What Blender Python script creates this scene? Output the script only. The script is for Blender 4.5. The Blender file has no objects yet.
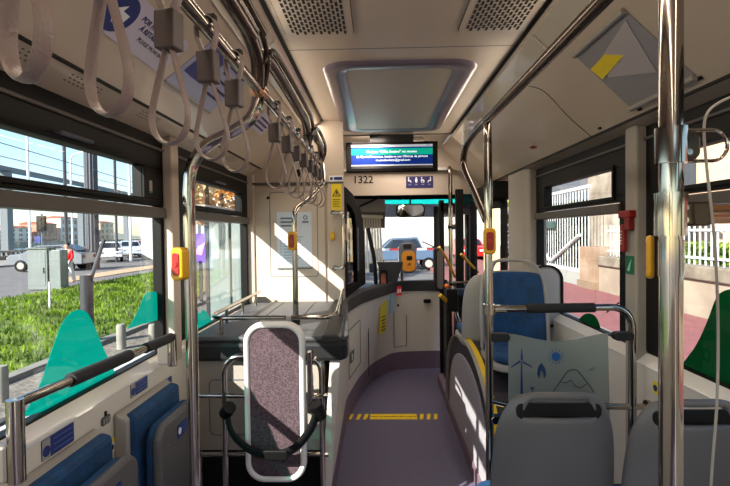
import bpy, bmesh, math, random
from mathutils import Vector, Matrix
random.seed(7)
V = Vector
S = bpy.context.scene
COL = S.collection
# ------------------------------------------------------------------ camera
CAM = V((0, 0, 1.55)); FPX = 480.0
RC = Matrix.Rotation(math.radians(1.55), 3, 'Z') @ Matrix.Rotation(math.radians(90 - 1.2), 3, 'X') @ Matrix.Rotation(math.radians(-0.7), 3, 'Z')
def ray(px, py):
    return (RC @ V(((px - 365) / FPX, (243 - py) / FPX, -1))).normalized()
def P(px, py, X=None, Y=None, Z=None):
    """pixel of the photograph -> point of the place at a known X, Y or Z"""
    d = ray(px, py)
    if X is not None: t = (X - CAM.x) / d.x
    elif Y is not None: t = (Y - CAM.y) / d.y
    else: t = (Z - CAM.z) / d.z
    return CAM + d * t
def PP(px, py, p0, n):
    d = ray(px, py); return CAM + d * ((V(p0) - CAM).dot(V(n)) / d.dot(V(n)))
cd = bpy.data.cameras.new('camera'); cd.sensor_width = 36; cd.lens = 36 * FPX / 730
cam = bpy.data.objects.new('camera', cd); COL.objects.link(cam)
cam.matrix_world = Matrix.Translation(CAM) @ RC.to_4x4(); cd.clip_start = .02; cd.clip_end = 500
S.camera = cam
# ------------------------------------------------------------------ materials
MT = {}
def srgb(c):
    return tuple((v / 12.92 if v <= .04045 else ((v + .055) / 1.055) ** 2.4) for v in c)
def mat(name, col, rough=.5, metal=0, emit=None, es=1, noise=0, nscale=8, col2=None, spec=.5, bump=0, bscale=60, trans=None, coat=0):
    if name in MT: return MT[name]
    m = bpy.data.materials.new(name); m.use_nodes = True; nt = m.node_tree
    b = nt.nodes['Principled BSDF']; col = srgb(col)
    b.inputs['Base Color'].default_value = (*col, 1); b.inputs['Roughness'].default_value = rough
    b.inputs['Metallic'].default_value = metal; b.inputs['Specular IOR Level'].default_value = spec
    b.inputs['Coat Weight'].default_value = coat
    tc = nt.nodes.new('ShaderNodeTexCoord')
    if noise or col2:
        n = nt.nodes.new('ShaderNodeTexNoise'); n.inputs['Scale'].default_value = nscale; n.inputs['Detail'].default_value = 5
        nt.links.new(tc.outputs['Object'], n.inputs['Vector'])
        r = nt.nodes.new('ShaderNodeValToRGB'); r.color_ramp.elements[0].position = .35; r.color_ramp.elements[1].position = .65
        c2 = srgb(col2) if col2 else tuple(min(1, v * (1 + noise)) for v in col)
        c1 = col if col2 else tuple(v * (1 - noise) for v in col)
        r.color_ramp.elements[0].color = (*c1, 1); r.color_ramp.elements[1].color = (*c2, 1)
        nt.links.new(n.outputs['Fac'], r.inputs['Fac']); nt.links.new(r.outputs['Color'], b.inputs['Base Color'])
    if bump:
        n2 = nt.nodes.new('ShaderNodeTexNoise'); n2.inputs['Scale'].default_value = bscale
        nt.links.new(tc.outputs['Object'], n2.inputs['Vector'])
        bp = nt.nodes.new('ShaderNodeBump'); bp.inputs['Strength'].default_value = bump; bp.inputs['Distance'].default_value = .01
        nt.links.new(n2.outputs['Fac'], bp.inputs['Height']); nt.links.new(bp.outputs['Normal'], b.inputs['Normal'])
    if emit:
        b.inputs['Emission Color'].default_value = (*srgb(emit), 1); b.inputs['Emission Strength'].default_value = es
    MT[name] = m; return m
def glassmat(name, tint, refl=.06, rough=0.0, milk=0, milkcol=(1, 1, 1)):
    if name in MT: return MT[name]
    m = bpy.data.materials.new(name); m.use_nodes = True; nt = m.node_tree
    nt.nodes.remove(nt.nodes['Principled BSDF']); out = nt.nodes['Material Output']
    t = nt.nodes.new('ShaderNodeBsdfTransparent'); t.inputs[0].default_value = (*tint, 1)
    g = nt.nodes.new('ShaderNodeBsdfGlossy'); g.inputs['Roughness'].default_value = rough
    f = nt.nodes.new('ShaderNodeLayerWeight'); f.inputs[0].default_value = .5
    pw = nt.nodes.new('ShaderNodeMath'); pw.operation = 'POWER'; pw.inputs[1].default_value = 4; nt.links.new(f.outputs['Facing'], pw.inputs[0])
    mr = nt.nodes.new('ShaderNodeMapRange'); mr.inputs['To Min'].default_value = refl * .5; mr.inputs['To Max'].default_value = .4
    nt.links.new(pw.outputs[0], mr.inputs['Value'])
    mx = nt.nodes.new('ShaderNodeMixShader'); nt.links.new(mr.outputs[0], mx.inputs[0])
    nt.links.new(t.outputs[0], mx.inputs[1]); nt.links.new(g.outputs[0], mx.inputs[2]); last = mx
    if milk:
        d = nt.nodes.new('ShaderNodeBsdfDiffuse'); d.inputs[0].default_value = (*srgb(milkcol), 1)
        tl = nt.nodes.new('ShaderNodeBsdfTranslucent'); tl.inputs[0].default_value = (*srgb(milkcol), 1)
        m2 = nt.nodes.new('ShaderNodeMixShader'); m2.inputs[0].default_value = .5
        nt.links.new(d.outputs[0], m2.inputs[1]); nt.links.new(tl.outputs[0], m2.inputs[2])
        m3 = nt.nodes.new('ShaderNodeMixShader'); m3.inputs[0].default_value = milk
        nt.links.new(mx.outputs[0], m3.inputs[1]); nt.links.new(m2.outputs[0], m3.inputs[2]); last = m3
    nt.links.new(last.outputs[0], out.inputs['Surface']); MT[name] = m; return m
def leafmat(name, c1, c2, scale=3):
    if name in MT: return MT[name]
    m = mat(name, c1, .55, col2=c2, nscale=scale); nt = m.node_tree; b = nt.nodes['Principled BSDF']
    tl = nt.nodes.new('ShaderNodeBsdfTranslucent')
    src = b.inputs['Base Color'].links[0].from_socket; nt.links.new(src, tl.inputs[0])
    mx = nt.nodes.new('ShaderNodeMixShader'); mx.inputs[0].default_value = .45
    nt.links.new(b.outputs[0], mx.inputs[1]); nt.links.new(tl.outputs[0], mx.inputs[2])
    nt.links.new(mx.outputs[0], nt.nodes['Material Output'].inputs['Surface']); return m
beige = mat('beige_panel', (.77, .71, .64), .45)
ceilm = mat('ceiling_panel', (.78, .72, .64), .36, noise=.02, nscale=2, coat=.25)
greyp = mat('grey_pillar', (.64, .61, .57), .5)
cream = mat('cream_wall_panel', (.87, .84, .78), .35)
gloss = mat('glossy_ledge', (.90, .88, .84), .12, coat=.6)
black = mat('black_frame', (.05, .045, .042), .5, spec=.22)
blackr = mat('black_rubber', (.05, .05, .055), .75, spec=.25)
grip = mat('black_foam_grip', (.08, .08, .09), .75, bump=.4, bscale=250)
brownf = mat('window_transom_grey', (.34, .32, .30), .4)
chrome = mat('polished_steel', (.68, .65, .61), .10, 1)
hoopm = mat('bronze_steel', (.36, .31, .27), .22, .9)
floorm = mat('blue_grey_vinyl', (.40, .38, .47), .36, noise=.18, nscale=140, bump=.15, bscale=300)
plum = mat('plum_skirting', (.46, .38, .43), .5, noise=.08, nscale=60)
yellow = mat('yellow', (.95, .80, .10), .5)
yel2 = mat('stop_button_yellow', (.84, .63, .05), .4)
red = mat('red_plastic', (.56, .05, .06), .4)
white = mat('white', (.93, .93, .93), .5)
blue = mat('sign_blue', (.07, .17, .45), .45)
navy = mat('sign_navy', (.12, .10, .36), .5)
sgreen = mat('safety_green', (.05, .42, .28), .5)
strapm = mat('strap_webbing', (.52, .46, .44), .4, bump=.2, bscale=200)
blockm = mat('strap_block', (.30, .26, .25), .5)
seatg = mat('grey_seat_shell', (.36, .35, .345), .42)
seatg2 = mat('pale_grey_shell', (.62, .60, .57), .42)
seatb = mat('blue_seat_fabric', (.05, .24, .40), .75, noise=.25, nscale=14, bump=.3, bscale=220)
padm = mat('mottled_purple_fabric', (.19, .14, .15), .85, col2=(.37, .29, .32), nscale=170, bump=.3, bscale=250)
whitef = mat('white_frame', (.88, .86, .83), .35)
counter = mat('charcoal_counter', (.15, .14, .14), .5)
plat = mat('grey_speckled_platform', (.30, .30, .31), .5, noise=.15, nscale=90)
dgrey = mat('dark_grey_plastic', (.12, .12, .125), .55, spec=.3)
yellowp = mat('yellow_paper', (.96, .86, .18), .6)
orange = mat('orange_plastic', (.86, .56, .10), .4)
darktxt = mat('dark_print', (.08, .08, .10), .6)
greytxt = mat('grey_print', (.35, .38, .42), .6)
teal = glassmat('teal_film', (.07, .62, .56), .03, 0, .6, (.05, .72, .68))
teald = glassmat('green_film', (.03, .30, .14), .03, 0, .6, (.03, .45, .25))
winglass = glassmat('window_glass', (.93, .95, .94), .035)
clear = glassmat('clear_plastic', (.90, .92, .93), .10, .02)
frost = glassmat('frosted_partition', (.82, .86, .84), .05, .2, .5, (.66, .69, .67))
# ------------------------------------------------------------------ mesh helpers
ORG = {}
class MB:
    def __init__(s): s.b = bmesh.new()
    def poly(s, pts):
        return s.b.faces.new([s.b.verts.new(V(p)) for p in pts])
    def box(s, c, d, R=None):
        c = V(c); vs = []
        for x in (-.5, .5):
            for y in (-.5, .5):
                for z in (-.5, .5):
                    v = V((x * d[0], y * d[1], z * d[2]))
                    if R is not None: v = R @ v
                    vs.append(s.b.verts.new(c + v))
        for f in ((0, 1, 3, 2), (4, 6, 7, 5), (0, 4, 5, 1), (2, 3, 7, 6), (0, 2, 6, 4), (1, 5, 7, 3)):
            s.b.faces.new([vs[i] for i in f])
        return s
    def bb(s, x0, x1, y0, y1, z0, z1):
        return s.box(((x0 + x1) / 2, (y0 + y1) / 2, (z0 + z1) / 2), (abs(x1 - x0), abs(y1 - y0), abs(z1 - z0)))
    def slab(s, pts, t):
        """closed prism: polygon pts pushed by vector t"""
        t = V(t); a = [s.b.verts.new(V(p)) for p in pts]; b = [s.b.verts.new(V(p) + t) for p in pts]
        s.b.faces.new(a); s.b.faces.new(b[::-1]); n = len(a)
        for i in range(n): s.b.faces.new((a[i], b[i], b[(i + 1) % n], a[(i + 1) % n]))
        return s
    def ring(s, outer, inner, t):
        """frame between two loops of equal length, pushed by t"""
        t = V(t); n = len(outer); L = [[s.b.verts.new(V(p) + o) for p in q] for q in (outer, inner) for o in (V((0, 0, 0)), t)]
        oa, ob, ia, ib = L
        for i in range(n):
            j = (i + 1) % n
            for q in ((oa[i], oa[j], ia[j], ia[i]), (ob[i], ib[i], ib[j], ob[j]), (oa[i], ob[i], ob[j], oa[j]), (ia[i], ia[j], ib[j], ib[i])):
                s.b.faces.new(q)
        return s
    def tube(s, pts, r, n=12, closed=False, flat=None):
        pts = [V(p) for p in pts]; m = len(pts); rings = []; up = None
        for i, p in enumerate(pts):
            a = pts[i - 1] if (i > 0 or closed) else p; c = pts[(i + 1) % m] if (i < m - 1 or closed) else p
            d = (c - a).normalized()
            if up is None:
                up = V((0, 0, 1)) if abs(d.z) < .9 else V((0, 1, 0))
            u = (up - d * up.dot(d)).normalized(); w = d.cross(u); up = u
            rr = r[i] if isinstance(r, (list, tuple)) else r
            ru, rw = (rr, rr) if flat is None else flat
            rings.append([s.b.verts.new(p + u * math.cos(2 * math.pi * k / n) * ru + w * math.sin(2 * math.pi * k / n) * rw) for k in range(n)])
        for i in range(m if closed else m - 1):
            A, B = rings[i], rings[(i + 1) % m]
            for k in range(n): s.b.faces.new((A[k], A[(k + 1) % n], B[(k + 1) % n], B[k]))
        if not closed: s.b.faces.new(rings[0][::-1]); s.b.faces.new(rings[-1])
        return s
    def ball(s, c, r, sub=2, sc=(1, 1, 1)):
        g = bmesh.ops.create_icosphere(s.b, subdivisions=sub, radius=r)
        for v in g['verts']: v.co = V((v.co.x * sc[0], v.co.y * sc[1], v.co.z * sc[2])) + V(c)
        return s
    def grid(s, fn, nu, nv, skip=None):
        vs = [[s.b.verts.new(V(fn(i / nu, j / nv))) for j in range(nv + 1)] for i in range(nu + 1)]
        for i in range(nu):
            for j in range(nv):
                if skip and skip(i, j): continue
                s.b.faces.new((vs[i][j], vs[i + 1][j], vs[i + 1][j + 1], vs[i][j + 1]))
        return s
    def build(s, name, m, parent=None, smooth=False, bevel=0, solid=0, sub=0, origin=None, **tags):
        bmesh.ops.recalc_face_normals(s.b, faces=s.b.faces[:])
        me = bpy.data.meshes.new(name)
        lo = [min(v.co[i] for v in s.b.verts) for i in range(3)]; hi = [max(v.co[i] for v in s.b.verts) for i in range(3)]
        if parent is None:
            o = V(origin) if origin is not None else V(((lo[0] + hi[0]) / 2, (lo[1] + hi[1]) / 2, lo[2]))
        else: o = ORG[parent.name]
        for v in s.b.verts: v.co -= o
        s.b.to_mesh(me); s.b.free()
        if smooth:
            for p in me.polygons: p.use_smooth = True
        me.materials.append(m)
        ob = bpy.data.objects.new(name, me); COL.objects.link(ob)
        if parent is None: ob.location = o
        else: ob.parent = parent
        ORG[ob.name] = o
        if solid:
            q = ob.modifiers.new('solid', 'SOLIDIFY'); q.thickness = solid; q.offset = 0
        if bevel:
            q = ob.modifiers.new('bevel', 'BEVEL'); q.width = bevel; q.segments = 2; q.limit_method = 'ANGLE'
        if sub:
            q = ob.modifiers.new('sub', 'SUBSURF'); q.levels = sub; q.render_levels = sub
        if smooth and not sub:
            try:
                me.set_sharp_from_angle(angle=math.radians(40))
            except Exception: pass
        for k, v in tags.items(): ob[k] = v
        return ob
def thing(name, loc, label, category, group=None):
    o = bpy.data.objects.new(name, None); COL.objects.link(o); o.location = loc; ORG[o.name] = V(loc)
    o['label'] = label; o['category'] = category
    if group: o['group'] = group
    o.empty_display_size = .05
    return o
def T(label, category, group=None):
    d = dict(label=label, category=category)
    if group: d['group'] = group
    return d
ST = dict(kind='structure')
def copytree(o, loc, label, rz=None):
    c = o.copy(); COL.objects.link(c); c.location = loc; c['label'] = label
    if rz is not None: c.rotation_euler.z = rz
    ORG[c.name] = V(loc)
    def rec(a, b):
        for ch in list(a.children):
            d = ch.copy(); COL.objects.link(d); d.parent = b; rec(ch, d)
    rec(o, c); return c
def arc(c, a0, a1, r, u, v, n=8):
    c, u, v = V(c), V(u), V(v)
    return [c + u * math.cos(a0 + (a1 - a0) * i / n) * r + v * math.sin(a0 + (a1 - a0) * i / n) * r for i in range(n + 1)]
def smoothpath(pts, n=8):
    """Catmull-Rom through pts"""
    pts = [V(p) for p in pts]; out = []
    for i in range(len(pts) - 1):
        p0 = pts[max(i - 1, 0)]; p1 = pts[i]; p2 = pts[i + 1]; p3 = pts[min(i + 2, len(pts) - 1)]
        for k in range(n):
            t = k / n
            out.append(.5 * ((2 * p1) + (p2 - p0) * t + (2 * p0 - 5 * p1 + 4 * p2 - p3) * t * t + (3 * p1 - p0 - 3 * p2 + p3) * t ** 3))
    out.append(pts[-1]); return out
def bend(pts, r, n=6):
    """polyline with rounded corners"""
    pts = [V(p) for p in pts]; out = [pts[0]]
    for i in range(1, len(pts) - 1):
        a, b, c = pts[i - 1], pts[i], pts[i + 1]
        rr = min(r, (a - b).length * .49, (c - b).length * .49)
        p = b + (a - b).normalized() * rr; q = b + (c - b).normalized() * rr
        for k in range(n + 1):
            t = k / n; out.append((1 - t) ** 2 * p + 2 * t * (1 - t) * b + t * t * q)
    out.append(pts[-1]); return out
def rrect(c, u, v, w, h, r, n=5):
    c, u, v = V(c), V(u).normalized(), V(v).normalized(); out = []
    for sx, sy, a in ((1, 1, 0), (-1, 1, 90), (-1, -1, 180), (1, -1, 270)):
        o = c + u * sx * (w / 2 - r) + v * sy * (h / 2 - r)
        for k in range(n + 1):
            t = math.radians(a + 90 * k / n); out.append(o + u * math.cos(t) * r + v * math.sin(t) * r)
    return out
def text(name, body, size, loc, u, v, m, parent, align='CENTER', space=1, bold=0):
    cu = bpy.data.curves.new(name, 'FONT'); cu.body = body; cu.size = size; cu.align_x = align; cu.align_y = 'CENTER'
    cu.extrude = .0003; cu.offset = bold; cu.space_line = space; cu.resolution_u = 3
    t = bpy.data.objects.new(name + '_src', cu); COL.objects.link(t)
    bpy.context.view_layer.update()
    me = bpy.data.meshes.new_from_object(t.evaluated_get(bpy.context.evaluated_depsgraph_get()))
    bpy.data.objects.remove(t); bpy.data.curves.remove(cu)
    u = V(u).normalized(); v = V(v).normalized(); w = u.cross(v)
    R = Matrix((u, v, w)).transposed().to_4x4(); M = Matrix.Translation(V(loc) - ORG[parent.name]) @ R
    me.transform(M); me.materials.clear(); me.materials.append(m); me.name = name
    o = bpy.data.objects.new(name, me); COL.objects.link(o); o.parent = parent; ORG[o.name] = ORG[parent.name]
    return o
def plate(name, c, u, v, w, h, m, r=.004, t=.002, parent=None, **tags):
    u = V(u).normalized(); v = V(v).normalized(); n = u.cross(v)
    return MB().slab(rrect(V(c), u, v, w, h, min(r, w * .49, h * .49)), n * t).build(name, m, parent, **tags)
def flat(name, c, u, v, pts, m, parent, t=.001):
    """small flat shape from 2-D points"""
    u = V(u).normalized(); v = V(v).normalized(); n = u.cross(v)
    return MB().slab([V(c) + u * a + v * b for a, b in pts], n * t).build(name, m, parent)
def circ(r, n=20, cx=0, cy=0): return [(cx + r * math.cos(6.28318 * i / n), cy + r * math.sin(6.28318 * i / n)) for i in range(n)]
# ------------------------------------------------------------------ bus shell
XL, XR, CZ = -1.04, 1.21, 2.45
GL, GR = -.446, .691       # ceiling grooves
SL, SR = (CZ - 2.075) / (.93 + GL), (CZ - 2.036) / (1.12 - GR)
Y0, YP, YF = -3.4, 3.84, 6.4          # rear end, cab partition, windscreen
MB().bb(-1.12, 1.29, Y0, YF + .1, -.09, 0).build('floor', floorm, **ST)
MB().bb(GL + .019, GR - .019, Y0, 5.2, CZ, CZ + .05).build('ceiling', ceilm, **ST)
def covept(side, k):   # k 0..1 from seam to wall
    if side < 0: a, b, c = (GL, CZ), (-.93, 2.075), (-1.045, 2.012)
    else: a, b, c = (GR, CZ), (1.12, 2.036), (1.215, 2.012)
    return a, b, c
nL = V((SL, 0, -1)).normalized()
nR = V((-SR, 0, -1)).normalized()
def PL(px, py): return PP(px, py, (GL, 0, CZ), nL) 
def PR(px, py): return PP(px, py, (GR, 0, CZ), nR)
for side, nm in ((-1, 'trim_1'), (1, 'trim_2')):
    a, b, c = covept(side, 0)
    mid = ((a[0] + b[0]) / 2, (a[1] + b[1]) / 2)
    pts = [(a[0], a[1]), (b[0], b[1]), (b[0], b[1] + .04), (a[0], a[1] + .04)]
    MB().slab([(x, Y0, z) for x, z in pts], (0, YF - Y0, 0)).build(nm, ceilm, **ST)
    g = .006
    pts = [(b[0] + side * g, b[1] - .004), (c[0], c[1]), (c[0] + side * .1, c[1]), (c[0] + side * .1, c[1] + .09), (b[0] + side * g, b[1] + .05)]
    MB().slab([(x, Y0, z) for x, z in pts], (0, YF - Y0, 0)).build(nm.replace('1', '3').replace('2', '4'), ceilm, **ST)
    # black groove beside the ceiling centre panel
    x0 = a[0]
    MB().bb(x0 - .02 if side > 0 else x0, x0 if side > 0 else x0 + .02, Y0, 4.42, CZ - .003, CZ + .05).build('trim_5' if side < 0 else 'trim_6', black, **ST)
    MB().bb(b[0] - .004, b[0] + .004, Y0, YF, b[1] - .007, b[1] + .02).build('trim_7' if side < 0 else 'trim_8', black, **ST)
MB().bb(-.43, .67, 2.36, 2.367, CZ - .0006, CZ + .01).build('trim_9', greytxt, **ST)
MB().tube([(-.44, 4.43, CZ + .004), (.68, 4.43, CZ + .004)], .012).build('trim_10', brownf, **ST)
# cross seams on the right cove, a curved panel joint
q = [PR(529, 86), PR(545, 92), PR(570, 118), PR(592, 137)]
MB().tube([p + nR * .0 for p in smoothpath(q, 6)], .0025, 6).build('trim_11', black, **ST)
# low walls with sloping ledge
def lowwall(name, s, y0, y1, m=cream):
    xi, xg = (-1.0, -1.045) if s < 0 else (1.17, 1.215)
    xo = xg + s * .07
    MB().slab([(xi, y0, 0), (xi, y0, .952), (xi + s * .002, y0, .952), (xo, y0, .952), (xo, y0, 0)], (0, y1 - y0, 0)).build(name, m, **ST)
    MB().slab([(xi - s * .004, y0, .952), (xg, y0, .992), (xo, y0, .992), (xo, y0, .952)], (0, y1 - y0, 0)).build('trim_12' if s < 0 else 'trim_13', gloss, **ST)
lowwall('wall_left', -1, Y0, YP); lowwall('wall_right', 1, Y0, 3.72)
MB().bb(-1.115, -1.03, YP, YF, 0, .90).build('wall_left_cab', dgrey, **ST)
MB().bb(-1.1, 1.28, YF, YF + .08, -.09, .84).build('wall_front', black, **ST)
MB().bb(-1.1, 1.28, Y0 - .08, Y0, -.09, .95).build('wall_back', cream, **ST)
MB().bb(-1.1, 1.28, YF - .02, YF + .08, 1.99, 2.3).build('trim_14', black, **ST)
# windows
wn = [0]
def window(s, y0, y1, uy0, uy1, ly0, ly1, latch=None):
    wn[0] += 1
    w = thing('window_%d' % wn[0], (0, 0, 0), '', ''); del w['label']; del w['category']; w['kind'] = 'structure'
    xi = XL if s < 0 else XR; xo = xi + s * .045; xg = xi + s * .025
    u = (1.72, 1.862); l = (.998, 1.633)
    m = MB()
    B = lambda a, b, c, d, e=xi: m.bb(e, xo, a, b, c, d)
    B(y0, y1, u[1], 2.05); B(y0, uy0, u[0], u[1]); B(uy1, y1, u[0], u[1]); B(y0, y1, 1.69, u[0])
    B(y0, ly0, l[0], 1.69); B(ly1, y1, l[0], 1.69); B(y0, y1, .985, l[0], xi + s * .004)
    m.build('window_frame', black, w, bevel=.003)
    # raised inner frame of the hopper and its moulding
    m = MB()
    def rf(a, b, c, d, t, p):
        x = xi - s * p
        m.bb(x, xi, a - t, b + t, d, d + t); m.bb(x, xi, a - t, b + t, c - t, c); m.bb(x, xi, a - t, a, c, d); m.bb(x, xi, b, b + t, c, d)
    rf(uy0, uy1, u[0], u[1], .018, .012)
    m.build('hopper_frame', black, w, bevel=.003)
    m = MB(); m.bb(xi - s * .02, xo, ly0 - .02, ly1 + .02, l[1], 1.682); m.bb(xi - s * .012, xi, y0, y1, 1.95, 1.965)
    m.build('transom', brownf, w, bevel=.006)
    if latch: MB().bb(xi - s * .03, xi, latch[0], latch[1], 1.880, 1.893).build('latch', greytxt, w, bevel=.004)
    MB().bb(xg, xg + s * .004, uy0 - .01, uy1 + .01, u[0] - .01, u[1] + .01).build('hopper_glass', winglass, w)
    MB().bb(xg, xg + s * .004, ly0 - .01, ly1 + .01, l[0] - .01, l[1] + .01).build('glass', winglass, w)
    return w
window(-1, -1.0, 2.32, -.95, 2.10, -.93, 2.28, (1.52, 1.70))
window(-1, 2.36, YP, 2.62, 3.62, 2.62, 3.78, (3.0, 3.2))
window(1, .0, 2.24, .1, 2.0, .1, 2.02)
window(1, 2.30, 3.74, 2.50, 3.49, 2.44, 3.66)
window(-1, Y0, -1.12, Y0 + .1, -1.2, Y0 + .1, -1.2)
window(1, Y0, -.12, Y0 + .1, -.2, Y0 + .1, -.2)
MB().bb(-1.11, XL, -1.12, -1.0, .98, 2.05).build('trim_15', greyp, **ST)
MB().bb(XR, 1.28, -.12, 0, .98, 2.05).build('trim_16', greyp, **ST)
# pillars
MB().bb(-1.04, -.992, 2.30, 2.385, .93, 2.03).build('trim_17', beige, bevel=.008, **ST)
MB().bb(1.165, 1.235, 2.20, 2.30, .0, 2.035).build('trim_18', greyp, bevel=.01, **ST)
MB().slab([(1.29, 3.70, 0), (1.16, 3.70, 0), (1.13, 3.78, 0), (1.13, 4.18, 0), (1.17, 4.3, 0), (1.29, 4.3, 0)], (0, 0, 2.06)).build('trim_19', greyp, bevel=.01, **ST)
MB().bb(-1.09, -.985, YP - .03, YP, 1.0, 2.03).build('trim_20', beige, bevel=.01, **ST)
# cab side window, windscreen
def simplewin(y0, y1, z0, z1, x, s):
    wn[0] += 1
    w = thing('window_%d' % wn[0], (0, 0, 0), '', ''); del w['label']; del w['category']; w['kind'] = 'structure'
    m = MB(); xo = x + s * .06
    m.bb(x, xo, y0, y1, z1, 2.06); m.bb(x, xo, y0, y1, .88, z0); m.bb(x, xo, y0, y0 + .06, z0, z1); m.bb(x, xo, y1 - .06, y1, z0, z1)
    m.build('window_frame', black, w); MB().bb(x + s * .03, x + s * .034, y0 + .05, y1 - .05, z0 - .01, z1 + .01).build('glass', winglass, w)
simplewin(YP, YF, .98, 1.9, -1.05, -1)
wn[0] += 1
w = thing('window_%d' % wn[0], (0, 0, 0), '', ''); del w['label']; del w['category']; w['kind'] = 'structure'
m = MB(); m.bb(-1.11, -1.04, YF - .02, YF + .06, .84, 2.0); m.bb(1.16, 1.28, YF - .02, YF + .06, .84, 2.0)
m.build('window_frame', black, w); MB().bb(-1.05, 1.17, YF + .02, YF + .026, .83, 2.0).build('glass', winglass, w)
wn[0] += 1
w = thing('window_%d' % wn[0], (0, 0, 0), '', ''); del w['label']; del w['category']; w['kind'] = 'structure'
MB().bb(-1.0, 1.18, Y0 - .05, Y0 - .045, .95, 2.0).build('glass', winglass, w)
m = MB(); m.bb(-1.1, -1.0, Y0 - .08, Y0, .95, 2.0); m.bb(1.18, 1.28, Y0 - .08, Y0, .95, 2.0); m.bb(-1.1, 1.28, Y0 - .08, Y0, 2.0, 2.3)
m.build('window_frame', black, w)
# front bulkhead with fleet number
MB().bb(-1.1, 1.28, 5.2, 5.24, 1.955, CZ + .05).build('wall_front_bulkhead', beige, **ST)
MB().bb(-.45, .80, 5.12, 5.2, 2.205, 2.235).build('trim_21', gloss, bevel=.004, **ST)
MB().bb(-1.1, 1.28, 5.24, YF, 2.1, 2.14).build('trim_22', dgrey, **ST)
# cab partition
MB().slab([(-1.045, YP, 0), (-.27, YP, 0), (-.27, YP, CZ), (GL, YP, CZ), (-1.045, YP, 2.02)], (0, .04, 0)).build('wall_cab_back', beige, **ST)
MB().bb(-.985, -.42, YP - .016, YP, 1.0, 1.93).build('trim_23', beige, bevel=.004, **ST)
MB().bb(-1.0, -.27, YP - .03, YP, 1.945, 1.96).build('trim_24', brownf, **ST)
MB().bb(-.40, -.275, YP - .025, YP + .04, 1.0, 1.99).build('trim_25', beige, bevel=.006, **ST)
a = rrect(((P(270, 240, Y=YP - .016) + P(318, 240, Y=YP - .016)) / 2).to_tuple()[:1] + (YP - .018, 1.545), (1, 0, 0), (0, 0, 1), .385, .68, .02)
b_ = rrect(((P(270, 240, Y=YP - .016) + P(318, 240, Y=YP - .016)) / 2).to_tuple()[:1] + (YP - .018, 1.545), (1, 0, 0), (0, 0, 1), .375, .67, .018)
MB().ring(a, b_, (0, .004, 0)).build('trim_26', greytxt, **ST)
# driver side wall, a curved ribbon
def ribbon(pb, pt, t, name, m, nsub=5, **kw):
    B = bend(pb, .14, nsub); A = bend(pt, .14, nsub); mb = MB(); n = len(B)
    def off(L):
        out = []
        for i in range(n):
            d = (L[min(i + 1, n - 1)] - L[max(i - 1, 0)]); d.z = 0; d.normalize(); out.append(L[i] + V((-d.y, d.x, 0)) * t)
        return out
    Bo, Ao = off(B), off(A); R = [[mb.b.verts.new(p) for p in q] for q in (B, A, Ao, Bo)]
    for i in range(n - 1):
        for k in range(4): mb.b.faces.new((R[k][i], R[k][i + 1], R[(k + 1) % 4][i + 1], R[(k + 1) % 4][i]))
    mb.b.faces.new([R[k][0] for k in range(4)]); mb.b.faces.new([R[k][-1] for k in range(4)][::-1])
    return mb.build(name, m, **kw)
bot = [(-.28, 2.5), (-.275, 3.2), (-.275, 3.85), (-.20, 4.45), (-.09, 4.98), (.14, 5.40), (.42, 5.45), (.75, 5.46)]
top = [(-.205, 2.5), (-.235, 3.2), (-.265, 3.85), (-.17, 4.35), (.00, 4.78), (.18, 5.24), (.42, 5.30), (.75, 5.32)]
def lerp2(k, z): return [(a[0] + (b[0] - a[0]) * k, a[1] + (b[1] - a[1]) * k, z) for a, b in zip(bot, top)]
ribbon(lerp2(0, 0), lerp2(.25, .21), .05, 'baseboard_cab', plum, **ST)
ribbon(lerp2(.25, .21), lerp2(1, .93), .05, 'wall_cab_side', cream, **ST)
def dz(L, d): return [(x - d * 0, y, z) for x, y, z in L]
ct = [(x + .015, y - .01) for x, y in top]
ribbon([(x, y, .905) for x, y in ct], [(x, y, 1.02) for x, y in ct], .11, 'trim_27', counter, bevel=.01, **ST)
# ------------------------------------------------------------------ luggage platform over the wheel arch
t = thing('luggage_platform', (-.63, 3.1, 0), 'grey speckled luggage platform over the left wheel arch, in front of the cab partition', 'luggage rack')
MB().slab([(-1.0, 2.5, .985), (-.19, 2.5, .985), (-.16, 2.54, .985), (-.25, YP - .03, .985), (-1.0, YP - .03, .985)], (0, 0, .025)).build('deck', plat, t, bevel=.008)
MB().slab([(-.99, 2.47, .885), (-.19, 2.47, .885), (-.165, 2.52, .885), (-.205, 3.1, .885), (-.6, 3.1, .885), (-.99, 3.1, .885)], (0, 0, .10)).build('fascia', dgrey, t, bevel=.02)
MB().bb(-.99, -.30, 2.52, YP - .03, .40, .885).build('front_panel', mat('dim_beige_panel', (.62, .59, .55), .5), t)
MB().bb(-.99, -.32, 2.62, YP - .03, .0, .40).build('plinth', black, t)
a = rrect((-.80, 2.519, .63), (1, 0, 0), (0, 0, 1), .22, .30, .03); b2 = rrect((-.80, 2.519, .63), (1, 0, 0), (0, 0, 1), .212, .292, .027)
MB().ring(a, b2, (0, -.003, 0)).build('hatch_outline', greytxt, t)
for x in (-.75, -.5): MB().bb(x, x + .006, 2.53, YP - .05, 1.008, 1.0115).build('deck_seam', dgrey, t)
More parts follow.
